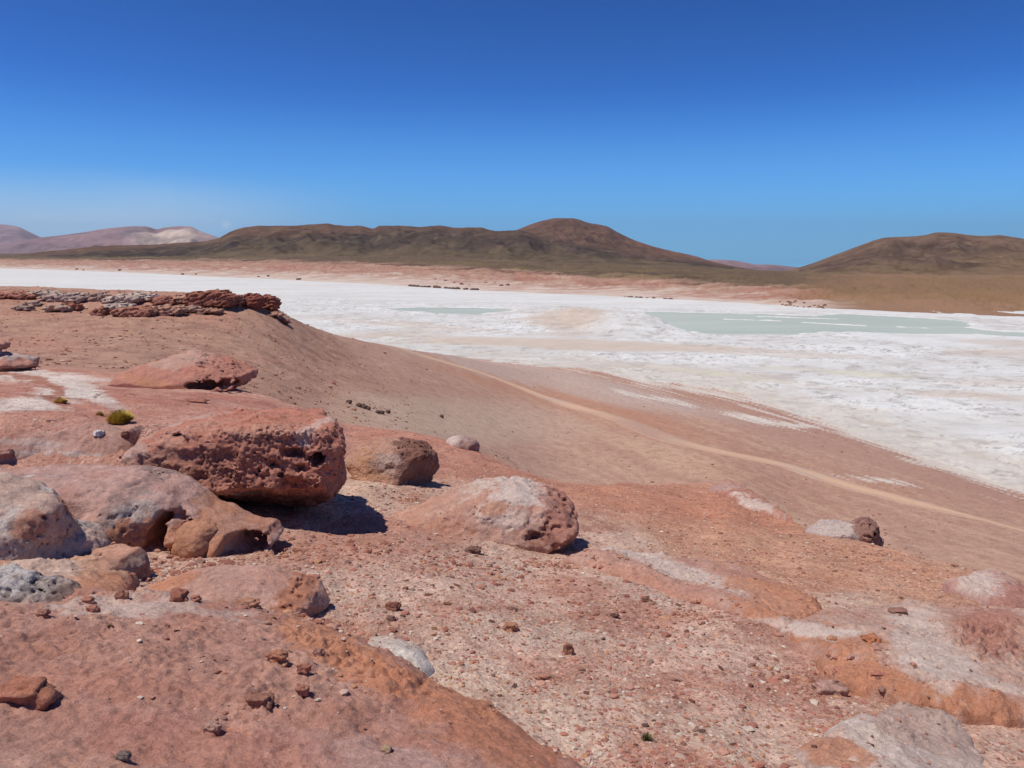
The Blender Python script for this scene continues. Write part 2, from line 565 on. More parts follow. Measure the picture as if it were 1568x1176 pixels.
def relief(x, y, kk):
    near = 1 - sm(6.0, 7.5, kk)
    z = np.zeros_like(x)
    m = y < 60
    xs, ys, ns, ks = x[m], y[m], near[m], kk[m]
    zz = 0.10 * fbm2(xs / 2.6, ys / 2.6, 3, 3) * sm(3, 8, ys)
    zz += 0.022 * fbm2(xs / 0.42, ys / 0.42, 9, 3) * ns
    zz += 0.006 * fbm2(xs / 0.07, ys / 0.07, 5, 2) * ns * (1 - sm(10, 18, ys))
    zz = zz * (0.4 + 0.6 * ns)
    if len(xs) and CRACKS:
        q = (ys > 8) & (ys < 22) & (xs < 0)
        if q.any():
            wx = xs[q] + .05 * gn2(xs[q] * 3, ys[q] * 3, 2.0)
            for line, w, dep in CRACKS:
                d, pos = pline(wx, ys[q], line)
                zz[q] -= dep * (1 - sm(w * .4, w, d)) * np.sin(np.pi * np.clip(pos, .05, .95))
    z[m] = zz
    f = ~m
    xs, ys, ks = x[f], y[f], kk[f]
    spur = sm(7, 8.5, ks) * (1 - sm(12, 13.5, ks)) * (1 - sm(-0.26, -0.15, xs / ys))
    lake = sm(11.5, 12.5, ks) * (1 - sm(15.0, 15.2, ks))
    pink = sm(15.0, 15.6, ks) * (1 - sm(16.6, 17.4, ks))
    zz = spur * (0.16 * fbm2(xs / 4.5, ys / 4.5, 2, 4) + 0.05 * fbm2(xs / .7, ys / 1.2, 6, 3))
    zz += (1 - spur) * (1 - pink) * 0.12 * fbm2(xs / 25, ys / 25, 1, 4)
    zz += pink * (4.2 * fbm2(xs / 45, ys / 70, 4, 5, .62) + 1.0)
    zz += sm(16.6, 18, ks) * 9 * fbm2(xs / 700, ys / 500, 8, 5)
    z[f] = zz
    return z


def gz_full(x, y):
    x = np.atleast_1d(np.asarray(x, float)); y = np.atleast_1d(np.asarray(y, float))
    return tab(TZ, x, y) + relief(x, y, tab(TK, x, y))


SHORE_TRACK = [(540, 516), (590, 527), (640, 543), (700, 560), (760, 580), (820, 603), (880, 623), (945, 641), (985, 657)] + [
          (1030, 674), (1100, 692), (1180, 708), (1240, 726), (1300, 745), (1400, 770), (1480, 790), (1640, 834)]


def ground_color(x, y, z, kk):
    px, py = proj(x, y, tab(TZ, x, y))
    c = x / np.maximum(y, .3)
    n = x.shape
    # near hill of gravel
    g1 = fbm2(x / 0.9, y / 0.9, 21, 4); g2 = fbm2(x / 0.28, y / 0.28, 22, 4); g3 = fbm2(x / 3.0, y / 3.0, 23, 3)
    col = np.empty(n + (3,), np.float32); col[:] = (0.50, 0.335, 0.265)
    col = mixc(col, (0.36, 0.165, 0.12), sm(0.0, 0.7, g1 + 0.5 * g2 + 0.1) * 0.62)
    col = mixc(col, (0.52, 0.40, 0.33), sm(0.1, 0.8, -g1 + 0.4 * g2 - 0.05) * 0.75)
    w = 0.35 * g1
    # burnt orange gravel towards the crest at right, red band behind the boulders
    col = mixc(col, (0.49, 0.26, 0.16), np.clip(blob(px, py, 1260, 850, 330, 70, 12, .6, w), 0, 1) * 0.7)
    col = mixc(col, (0.45, 0.20, 0.125), blob(px, py, 1000, 765, 260, 32, 8, .6, w) * 0.75)
    col = mixc(col, (0.44, 0.20, 0.14), blob(px, py, 640, 690, 190, 34, 12, .5, w) * 0.8)
    col = mixc(col, (0.36, 0.15, 0.105), blob(px, py, 560, 830, 170, 28, -6, .6, w) * 0.6)
    for b in ((560, 735, 60, 40, 20), (940, 830, 60, 26, 0), (1300, 925, 60, 22, 5), (700, 1010, 120, 60, 30), (800, 1090, 160, 60, 30), (1130, 1150, 150, 30, 20)):
        col = mixc(col, (0.52, 0.385, 0.305), blob(px, py, *b, .5, w) * 0.75)
    # bare pink bedrock behind the boulders at left
    bed = (1 - sm(0, 60, px - (520 - 0.3 * (720 - py)))) * (1 - sm(700, 760, py)) * (1 - sm(6.6, 7.2, kk))
    bc = np.empty(n + (3,), np.float32); bc[:] = (0.44, 0.235, 0.18)
    bc = mixc(bc, (0.39, 0.175, 0.13), sm(-.1, .7, g3 + 0.5 * g1)); bc = mixc(bc, (0.50, 0.33, 0.27), sm(0.1, .8, -g3 + 0.6 * g2) * .6)
    col = mixc(col, (1, 1, 1), bed * 0) * (1 - bed[..., None]) + bc * bed[..., None]
    for b in ((50, 576, 110, 9, 6), (95, 604, 60, 9, 0), (20, 622, 80, 8, 0), (130, 600, 50, 12, 25)):
        col = mixc(col, (0.60, 0.53, 0.48), blob(px, py, *b, .5, 0.4 * g1) * 0.85 * (1 - sm(6.6, 7.2, kk)))
    d, pos = pline(px, py, [(0, 573), (60, 580), (95, 600), (70, 612), (100, 622)])
    col = mixc(col, (0.34, 0.15, 0.10), (1 - sm(3, 7, d + 3 * g2)) * .9 * (1 - sm(6.6, 7.2, kk)))
    # spur and valley side
    s1 = fbm2(x / 14, y / 14, 31, 4); s2 = fbm2(x / 2.2, y / 2.2, 32, 4)
    sp = np.empty(n + (3,), np.float32); sp[:] = (0.385, 0.232, 0.168)
    s3 = fbm2(x / .5, y / .9, 33, 3)
    sp = mixc(sp, (0.26, 0.145, 0.11), sm(-.2, .7, s2 + .5 * s3) * .75); sp = mixc(sp, (0.47, 0.31, 0.235), sm(.2, .8, s3 - .4 * s2) * .6); sp = mixc(sp, (0.43, 0.22, 0.16), sm(0, .8, s1) * .6)
    sp = mixc(sp, (0.42, 0.20, 0.155), (1 - sm(0, 14, np.abs(py - 455 - 0.02 * px))) * .5)
    # plain with long streaks running along the shore
    a = math.radians(-69)
    ux, uy = x * math.cos(a) + y * math.sin(a), -x * math.sin(a) + y * math.cos(a)
    t1 = fbm2(ux / 55, uy / 3.6, 41, 5, .6); t2 = fbm2(ux / 14, uy / 1.1, 42, 4, .6); t3 = fbm2(x / 30, y / 30, 43, 3)
    pl = np.empty(n + (3,), np.float32); pl[:] = (0.43, 0.272, 0.205)
    pl = mixc(pl, (0.39, 0.215, 0.155), sm(-.2, .7, t3 + .4 * t1) * .8)
    pl = mixc(pl, (0.53, 0.37, 0.265), sm(0.05, .6, t1 + .5 * t2) * (.12 + .36 * sm(.02, .2, c)))
    pl = mixc(pl, (0.34, 0.20, 0.15), sm(0.15, .7, -t1 + .6 * t2) * (.1 + .3 * sm(.02, .2, c)))
    t4 = fbm2(x / 1.1, y / 2.0, 47, 4, .6)
    pl = mixc(pl, (0.33, 0.20, 0.15), sm(.1, .7, t4) * .45); pl = mixc(pl, (0.52, 0.36, 0.27), sm(.2, .8, -t4) * .4)
    pl = mixc(pl, (0.50, 0.40, 0.31), blob(px, py, 640, 640, 230, 34, 4, .6) * .55)
    pl = mixc(pl, (0.42, 0.21, 0.13), blob(px, py, 760, 570, 320, 26, 19, .6, .3 * t1) * .55)
    pl = mixc(pl, (0.38, 0.23, 0.18), blob(px, py, 1250, 670, 330, 24, 17, .6, .3 * t1) * .6)
    pl = mixc(pl, (0.47, 0.40, 0.36), blob(px, py, 860, 585, 240, 16, 12, .6, .3 * t1) * .6)
    for b in ((1150, 640, 60, 5, 12), (1225, 651, 40, 4, 5), (1345, 736, 50, 5, 8), (1000, 610, 60, 4, 10), (1090, 603, 60, 4, 12), (1440, 715, 60, 5, 12), (1530, 742, 60, 5, 12), (1330, 672, 60, 5, 14), (1400, 692, 80, 6, 14), (1480, 716, 70, 6, 14)):
        pl = mixc(pl, (0.62, 0.57, 0.51), blob(px, py, *b, .6, .9 * t2 + .3) * .95)
    # white encrusted rim close to the salt
    shore = sm(10.6, 12.0, kk)
    pl = mixc(pl, (0.60, 0.54, 0.48), sm(10.3, 11.5, kk) * sm(-0.15, 0.2, t1 + .8 * t2 + (kk - 11.75) * 0.8) * sm(.02, .12, c))
    spw = (1 - sm(-0.30, -0.12, c + 0.08 * s1)) * (1 - sm(11.6, 12.4, kk))
    valley = pl * (1 - spw[..., None]) + sp * spw[..., None]
    fw = sm(6.3, 7.0, kk + .25 * g1)[..., None]
    col = col * (1 - fw) + valley * fw
    # far shore: pink badland, then olive and brown apron
    p1 = fbm2(x / 120, y / 50, 51, 5); p2 = fbm2(x / 28, y / 12, 52, 4); p3 = fbm2(x / 500, y / 160, 53, 4)
    pk = np.empty(n + (3,), np.float32); pk[:] = (0.36, 0.222, 0.162)
    pk = mixc(pk, (0.34, 0.16, 0.12), sm(-.2, .6, p1 + .4 * p2) * .8); pk = mixc(pk, (0.56, 0.43, 0.35), sm(.15, .8, p2 - .3 * p1) * .4)
    pk = mixc(pk, (0.60, 0.53, 0.46), (1 - sm(15.0, 15.5, kk + .35 * p2)) * .8)
    br = np.empty(n + (3,), np.float32); br[:] = (0.27, 0.165, 0.105)
    br = mixc(br, (0.235, 0.145, 0.075), sm(-.4, .6, p3)); br = mixc(br, (0.29, 0.165, 0.10), sm(.1, .8, p1) * .5)
    rt = sm(1180, 1330, px + 60 * p1)
    pk = pk * (1 - rt[..., None]) + br * rt[..., None]
    ol = np.empty(n + (3,), np.float32); ol[:] = (0.13, 0.092, 0.058)
    ol = mixc(ol, (0.165, 0.125, 0.062), sm(-.1, .7, p3) * .8); ol = mixc(ol, (0.085, 0.055, 0.040), sm(0.1, .8, p1) * .7)
    ol = ol * (1 - .7 * rt[..., None]) + br * .7 * rt[..., None]
    f2 = sm(15.75, 16.15, kk + .18 * p1)[..., None]
    far = pk * (1 - f2) + ol * f2
    fw = sm(14.3, 14.7, kk)[..., None]
    return col * (1 - fw) + far * fw


cs = np.unique(np.concatenate([np.linspace(-3.2, -0.78, 70), np.linspace(-0.78, 0.78, 1250), np.linspace(0.78, 3.2, 70)]))
yrow = np.concatenate([np.exp(np.linspace(math.log(0.35), math.log(2.2), 40))[:-1], np.exp(np.linspace(math.log(2.2), math.log(34), 720))[:-1],
                       np.exp(np.linspace(math.log(34), math.log(4500), 560))[:-1], np.exp(np.linspace(math.log(4500), math.log(90000), 40))])
CC, YY = np.meshgrid(cs, yrow, indexing='ij')
X = (CC * YY).ravel(); Y = YY.ravel()
KK = tab(TK, X, Y)
ZZ = tab(TZ, X, Y) + relief(X, Y, KK)
g = link_mesh('ground', np.stack([X, Y, ZZ], 1), grid_faces(len(cs), len(yrow)), M_GROUND, ground_color(X, Y, ZZ, KK))
struct(g)

# ------------------------------------------------------------------ salt flat and lagoon
WATER = [
 [(590, 473), (640, 471), (700, 471.5), (800, 473.5), (772, 478), (730, 480.5), (680, 480), (640, 477)],
 [(925, 476.5), (1010, 478), (1110, 480.5), (1200, 483), (1262, 486), (1288, 481), (1345, 484), (1430, 489), (1480, 494), (1474, 502), (1530, 508), (1600, 512), (1600, 518),
  (1530, 513), (1460, 511), (1383, 510.5), (1330, 507.5), (1243, 507.5), (1205, 513), (1130, 512), (1075, 510), (1030, 503), (1000, 494), (965, 485)],
]
FLAT = lambda px, py: (P(px, py, CAMZ / -ray(px, py)[2]))[:2]
WPOLY = [[tuple(FLAT(a, b)) for a, b in w] for w in WATER]
cs = np.linspace(-0.9, 0.9, 900)
ys = np.exp(np.linspace(math.log(85), math.log(3300), 900))
CC, YY = np.meshgrid(cs, ys, indexing='ij')
X = (CC * YY).ravel(); Y = YY.ravel()
px, py = proj(X, Y, np.zeros_like(X))
q1 = fbm2(X / 9, Y / 9, 61, 5); q2 = fbm2(X / 40, Y / 22, 62, 4); q3 = fbm2(X / 160, Y / 10, 63, 4); q4 = fbm2(X / 2.2, Y / 3.0, 64, 4)
far = sm(476, 462, py + 0.0) * 1.0
farline = 452 + (px - 784) * 0.03
smooth_far = 1 - sm(-2, 12, py - farline - 8)
rough = (1 - smooth_far)
for b in ((1450, 520, 120, 10, 2), (880, 527, 200, 9, 3), (1500, 660, 60, 10, 0), (900, 490, 60, 8, 0)):
    rough = rough * (1 - blob(px, py, *b, .4) * .85)
q5 = fbm2(X / 5.5, Y / 6.5, 68, 4, .6)
z = 0.10 + rough * (0.30 * q1 + 0.22 * np.maximum(0, 0.25 - np.abs(q4)) * 2 + 0.45 * np.maximum(0, q5) * sm(-.3, .4, q2)) + 0.05 * q2
mnd = (2.2 * blob(px, py, 835, 488, 60, 14, 0, .9, .3 * q2) + 4.2 * blob(px, py, 950, 495, 78, 13, 3, .9, .3 * q2)) * (1 + .12 * q5)
z = z + mnd
wd = np.full(X.shape, 1e9)
for w in WPOLY:
    wd = np.minimum(wd, polysdf(X, Y, w))
wd = wd + 5 * q1 * 0.6
wet = 1 - sm(-3, 5, wd)
sd_, sp_ = pline(px, py, [(1107, 489), (1180, 491), (1250, 495), (1327, 499)])
sd_ = np.minimum(sd_, pline(px, py, [(1160, 484.5), (1230, 487), (1290, 489)])[0])
sd_ = np.minimum(sd_, pline(px, py, [(1360, 500), (1430, 503), (1500, 509)])[0] + .3)
wet = wet * sm(.3, 1.3, sd_ + 1.2 * np.abs(q2) + .6 * q1)
z = z * (1 - wet) - 0.6 * wet
z = z + 0.10
col = np.empty(X.shape + (3,), np.float32); col[:] = (0.61, 0.60, 0.575)
col = mixc(col, (0.68, 0.675, 0.655), sm(-.2, .6, q2) * .8)
col = mixc(col, (0.53, 0.48, 0.44), sm(.1, .8, -q2 + .3 * q1) * .6 * (1 - smooth_far))
crk = (1 - sm(0.0, 0.055, np.abs(fbm2(X / 13, Y / 7, 66, 3)))) * sm(-.1, .4, q2 + .2 * q1) * rough
col = mixc(col, (0.26, 0.23, 0.21), crk * .9)
spk = sm(.55, .85, q4 + .4 * q1) * rough
col = mixc(col, (0.34, 0.30, 0.27), spk * .7)
TAN = (0.55, 0.44, 0.35)
for b, s in (((870, 495, 62, 14, 0), .85), ((860, 527, 250, 8, 2), .75), ((1150, 540, 200, 6, 3), .4), ((1480, 607, 110, 6, 3), .6), ((1560, 588, 120, 8, 0), .35),
             ((640, 500, 160, 5, 4), .5), ((1100, 575, 200, 8, 6), .35), ((1540, 540, 100, 5, 1), .5), ((700, 520, 240, 6, 3), .3), ((1530, 526, 80, 4, 2), .5)):
    col = mixc(col, TAN, blob(px, py, *b, .6, .35 * q2) * s)
col = mixc(col, (0.56, 0.50, 0.44), sm(0.1, .6, q3) * .5 * smooth_far)
col = mixc(col, (0.69, 0.67, 0.63), sm(0.0, .6, -q3) * .8 * smooth_far)
col = mixc(col, (0.40, 0.355, 0.32), sm(.2, .7, -q5) * rough * .55)
for b in ((1100, 574, 90, 3, 7), (1300, 572, 120, 3, 4), (1100, 600, 60, 3, 9)):
    col = mixc(col, (0.60, 0.58, 0.42), blob(px, py, *b, .7, .4 * q1) * .5)
edge = (1 - sm(0, 10, wd)) * (1 - wet)
col = mixc(col, (0.72, 0.70, 0.66), edge * .8)
kkx = tab(TK, X, Y)
rim = (1 - sm(12.1, 13.0, kkx + .5 * q1))
col = mixc(col, (0.52, 0.44, 0.36), rim * .55)
inside = (kkx > 11.3) & (kkx < 15.4)
keep = inside.reshape(CC.shape)
keep = keep[:-1, :-1] | keep[1:, 1:]
v, f, c = compact(np.stack([X, Y, z], 1), grid_faces(*CC.shape, keep), col)
struct(link_mesh('salt_flat', v, f, M_SALT, c))
for w in WPOLY:
    w = np.array(w); cx, cy = w.mean(0)
    x0, x1, y0, y1 = w[:, 0].min() - 12, w[:, 0].max() + 12, w[:, 1].min() - 12, w[:, 1].max() + 12
    gx, gy = np.meshgrid(np.linspace(x0, x1, 160), np.linspace(y0, y1, 120), indexing='ij')
    d = polysdf(gx, gy, [tuple(q) for q in w]) < 9
    kp = d[:-1, :-1] | d[1:, 1:]
    v, f, _ = compact(np.stack([gx.ravel(), gy.ravel(), np.full(gx.size, 0.02)], 1), grid_faces(160, 120, kp))
    struct(link_mesh('water', v, f, M_WATER))

# ------------------------------------------------------------------ vehicle track on the plain
def track(pts, w0, w1, col):
    pts = np.array(pts, float)
    k = np.linspace(0, len(pts) - 1, 300)
    qx = np.array([pchip(np.arange(len(pts)), pts[:, 0], np.array([t]))[0] for t in k]); qy = np.array([pchip(np.arange(len(pts)), pts[:, 1], np.array([t]))[0] for t in k])
    cen = []
    for a, b in zip(qx, qy):
        r = ray(a, b); T = np.exp(np.linspace(math.log(40), math.log(600), 1600))
        dd = CAMZ + r[2] * T - tab(TZ, r[0] * T, r[1] * T)
        i = np.argmax(dd < 0)
        cen.append((r[0] * T[i], r[1] * T[i]))
    cen = np.array(cen)
    for _ in range(10): cen[1:-1] = (cen[:-2] + cen[1:-1] * 2 + cen[2:]) / 4
    tg = np.gradient(cen, axis=0); tg /= np.linalg.norm(tg, axis=1)[:, None]
    nm = np.stack([-tg[:, 1], tg[:, 0]], 1)
    s = np.linspace(-1, 1, 17)
    L = np.linspace(0, 1, len(cen)); taper = np.minimum(1, np.minimum(L / .06, (1 - L) / .12)) * .92 + .08
    V = []
    for i in range(len(cen)):
        w = (w0 + (w1 - w0) * L[i]) * taper[i]
        jit = 0.35 * float(gn2(np.array([i * .21]), np.array([3.3]))[0])
        for q in s:
            p = cen[i] + nm[i] * (w * q + jit * abs(q))
            V.append(p)
    V = np.array(V)
    zz = gz_full(V[:, 0], V[:, 1]) + 0.07
    qq = np.tile(s, len(cen))
    zz = zz - 0.10 * (np.abs(qq) > .95)
    c = np.empty((len(V), 3), np.float32); c[:] = col
    n = fbm2(V[:, 0] / 6, V[:, 1] / 6, 71, 3)
    c = mixc(c, (0.43, 0.272, 0.205), sm(.35, .95, np.abs(qq) + .25 * n))
    c = mixc(c, (0.50, 0.38, 0.29), sm(-.2, .7, n) * .6)
    rut = np.exp(-((np.abs(qq) - .45) / .12)**2)
    c = mixc(c, (0.44, 0.285, 0.205), rut * .4)
    vp = proj(V[:, 0], V[:, 1], zz)[0]
    c = mixc(c, (0.43, 0.272, 0.205), np.exp(-((vp - 985 + 20 * n) / 62)**2))
    struct(link_mesh('dirt_track', np.stack([V[:, 0], V[:, 1], zz], 1), grid_faces(len(cen), 17), M_TRACK, c))


track(SHORE_TRACK, 2.3, 2.1, (0.60, 0.385, 0.265))

# ------------------------------------------------------------------ hills and far mountains
def hill(name, prof, Yb, Yr, Ye, mat, colf, noise_amp, gully, rough_px=1.0, n=(420, 130), zlow=None, seed=0.0):
    prof = np.array(prof, float)
    c0, c1 = cpx(prof[0, 0], prof[0, 1]), cpx(prof[-1, 0], prof[-1, 1])
    cc = np.linspace(c0, c1, n[0])
    pk = np.array([cpx(a, b) for a, b in prof])
    pyr = pchip(pk, prof[:, 1], cc) + rough_px * 1.3 * fbm2(cc * 40, cc * 0 + seed, 81, 4)
    s = np.concatenate([np.linspace(0, 1, n[1]), 1 + np.linspace(0, 1, 30)[1:]])
    CCg, S = np.meshgrid(cc, s, indexing='ij')
    yr = Yr * (1 + 0.10 * gn2(CCg * 6 + seed, CCg * 0 + 2.0))
    Yg = np.where(S <= 1, Yb + (yr - Yb) * S, yr + (Ye - yr) * (S - 1))
    zr = CAMZ - yr * np.array([slope_of(p) for p in pyr])[:, None]
    Xg = CCg * Yg
    if zlow is None:
        zb = tab(TZ, CCg * Yb, np.full_like(CCg, Yb)) - 6
    else:
        zb = np.full_like(CCg, zlow)
    prof_s = np.where(S <= 1, np.clip(S, 0, 1)**1.45, 1 - np.clip(S - 1, 0, 1)**1.6)
    Zg = np.where(S <= 1, zb + (zr - zb) * prof_s, zr - (zr - np.minimum(zr, zb) + 150) * np.clip(S - 1, 0, 1)**1.6)
    Hh = np.maximum(zr - zb, 0)
    env = np.clip(S * (1 - S) * 4, 0, 1) * (S <= 1)
    gl = fbm3(Xg / gully, Yg / (gully * 1.6), CCg * 0 + seed, 4, .55, True)
    Zg = Zg + env * Hh * noise_amp * gl
    x, y, z = Xg.ravel(), Yg.ravel(), Zg.ravel()
    h = ((Zg - zb) / (Hh + 1)).ravel()
    col = colf(x, y, z, h, gl.ravel(), CCg.ravel())
    return struct(link_mesh(name, np.stack([x, y, z], 1), grid_faces(len(cc), len(s)), mat, col))


def hill_col(base, low, dark, top, sc):
    def f(x, y, z, h, gl, c):
        n1 = fbm2(x / sc, y / sc, 91, 4); n2 = fbm2(x / sc * 3.5, y / sc * 3.5, 92, 4); n3 = fbm2(x / sc * .35 + 9, z / sc * 2, 93, 3)
        n5 = fbm3(x / (sc * .33), y / (sc * .8), z / sc, 5, .6, True)
        col = np.empty(x.shape + (3,), np.float32); col[:] = base
        col = mixc(col, dark, sm(-.15, .55, n1 + .3 * n3) * .85)
        col = mixc(col, top, sm(.5, 1.0, h + .5 * n3) * .8)
        col = mixc(col, low, (1 - sm(.12, .42, h + .22 * n1)) * .95)
        col = mixc(col, [q * 1.5 for q in base], sm(.45, .8, n2) * .35)
        col = mixc(col, dark, sm(.1, .7, -n5) * .55 + 0 * z)
        col = mixc(col, [q * 1.35 for q in low], sm(.45, .9, n5) * .45)
        return col
    return f


hill('hills', [(-260, 392), (-40, 391), (0, 391), (60, 386), (110, 381), (170, 376), (240, 374), (300, 370), (330, 366), (352, 355), (385, 346.5), (400, 345), (440, 346), (470, 344), (500, 342), (515, 345),
               (530, 346), (548, 345), (572, 350), (582, 346), (610, 346), (640, 347), (670, 345.5), (700, 349), (735, 348), (748, 352), (765, 354), (795, 352), (830, 362), (900, 374), (980, 386), (1060, 396), (1140, 411), (1260, 420)],
     2400, 3900, 5200, M_HILL, hill_col((0.082, 0.057, 0.044), (0.125, 0.090, 0.056), (0.062, 0.046, 0.038), (0.15, 0.084, 0.056), 420), .26, 300, 0.7, (800, 200), seed=1.0)
hill('hills', [(730, 372), (765, 362), (790, 352.5), (812, 344), (832, 337.5), (855, 334), (878, 334.5), (900, 341), (928, 346), (945, 355), (970, 367), (1000, 377), (1030, 385), (1060, 391), (1090, 400), (1130, 409), (1170, 415), (1230, 419)],
     2900, 4700, 6400, M_HILL, hill_col((0.13, 0.074, 0.053), (0.10, 0.070, 0.044), (0.085, 0.056, 0.044), (0.20, 0.10, 0.068), 500), .22, 360, 0.4, (520, 180), seed=2.0)
hill('hills', [(1120, 421), (1170, 417), (1205, 414), (1235, 406), (1262, 396), (1290, 386), (1318, 375), (1342, 366.5), (1360, 363), (1385, 362.5), (1410, 360.5), (1437, 355.5), (1460, 356.5), (1485, 360), (1505, 361.5), (1528, 360), (1550, 363), (1580, 367),
               (1640, 372), (1740, 385), (1860, 400)],
     1300, 2600, 3900, M_HILL, hill_col((0.118, 0.078, 0.060), (0.18, 0.118, 0.072), (0.085, 0.056, 0.044), (0.19, 0.118, 0.082), 260), .26, 170, 0.5, (520, 170), seed=3.0)


def mtn_col(x, y, z, h, gl, c):
    n1 = fbm2(x / 1500, y / 1500, 95, 4)
    col = np.empty(x.shape + (3,), np.float32); col[:] = (0.31, 0.19, 0.18)
    col = mixc(col, (0.22, 0.14, 0.14), sm(-.2, .5, n1) * .7)
    px_, _ = proj(x, y, z)
    pale = np.exp(-((px_ - 262) / 58)**2)
    col = mixc(col, (0.55, 0.42, 0.33), sm(.0, .5, gl + n1) * pale)
    return col


hill('mountains', [(-160, 372), (-60, 352), (0, 343.5), (25, 346.5), (45, 355), (62, 363), (100, 372), (150, 385), (200, 396)], 21000, 26000, 32000, M_MTN, mtn_col, .18, 2600, 0.3, (200, 70), zlow=-200, seed=4.0)
hill('mountains', [(-160, 388), (0, 374), (60, 364), (95, 360), (130, 355), (170, 349), (205, 346.5), (225, 347), (240, 351), (252, 348), (265, 346.5), (290, 347), (305, 353), (330, 362), (360, 371), (420, 385)], 13000, 18000, 26000, M_MTN, mtn_col, .26, 1500, 0.5, (300, 90), zlow=-200, seed=5.0)
hill('mountains', [(1030, 412), (1075, 401), (1092, 397.5), (1115, 398.5), (1140, 401.5), (1160, 405), (1185, 405.5), (1215, 408.5), (1260, 414), (1320, 420)], 13000, 17000, 21000, M_MTN, mtn_col, .2, 1500, 0.4, (160, 60), zlow=-700, seed=6.0)

# ------------------------------------------------------------------ implicit rocks (surface nets)
def surface_nets(Fv, org, h):
    nx, ny, nz_ = Fv.shape
    ins = Fv < 0
    cnt = np.zeros((nx - 1, ny - 1, nz_ - 1), np.int8)
    for a in (0, 1):
        for b in (0, 1):
            for c in (0, 1):
                cnt += ins[a:nx - 1 + a, b:ny - 1 + b, c:nz_ - 1 + c]
    act = (cnt > 0) & (cnt < 8)
    idx = np.full(act.shape, -1, np.int32)
    I, J, K = np.nonzero(act)
    idx[I, J, K] = np.arange(len(I))
    pos = np.zeros((len(I), 3), np.float32); num = np.zeros(len(I), np.float32)
    cor = [(a, b, c) for a in (0, 1) for b in (0, 1) for c in (0, 1)]
    val = {q: Fv[I + q[0], J + q[1], K + q[2]] for q in cor}
    for q in cor:
        for ax in range(3):
            if q[ax] == 0:
                r = list(q); r[ax] = 1; r = tuple(r)
                a, b = val[q], val[r]
                m = (a < 0) != (b < 0)
                t = np.where(m, a / np.where(m, a - b, 1), 0)
                for d in range(3):
                    pos[:, d] += np.where(m, q[d] + (t if d == ax else 0), 0)
                num += m
    pos = (pos / num[:, None] + np.stack([I, J, K], 1)) * h + np.array(org)
    quads = []
    for ax in range(3):
        s = [slice(None)] * 3; e = [slice(None)] * 3
        s[ax] = slice(0, -1); e[ax] = slice(1, None)
        A, B = ins[tuple(s)], ins[tuple(e)]
        b1, b2 = (ax + 1) % 3, (ax + 2) % 3
        x = A != B
        sl_ = [slice(None)] * 3; sl_[b1] = slice(1, -1); sl_[b2] = slice(1, -1)
        mask_ = np.zeros_like(x); mask_[tuple(sl_)] = x[tuple(sl_)]
        p = np.stack(np.nonzero(mask_), 1)
        if not len(p): continue
        flip = ~A[p[:, 0], p[:, 1], p[:, 2]]
        def cell(d1, d2):
            q = p.copy(); q[:, b1] -= d1; q[:, b2] -= d2
            return idx[q[:, 0], q[:, 1], q[:, 2]]
        f = np.stack([cell(1, 1), cell(0, 1), cell(0, 0), cell(1, 0)], 1)
        f[flip] = f[flip][:, ::-1]
        quads.append(f)
    return pos, np.concatenate(quads)


def smin(a, b, k):
    h = np.clip(0.5 + 0.5 * (b - a) / k, 0, 1)
    return b + (a - b) * h - k * h * (1 - h)


def smax(a, b, k): return -smin(-a, -b, k)


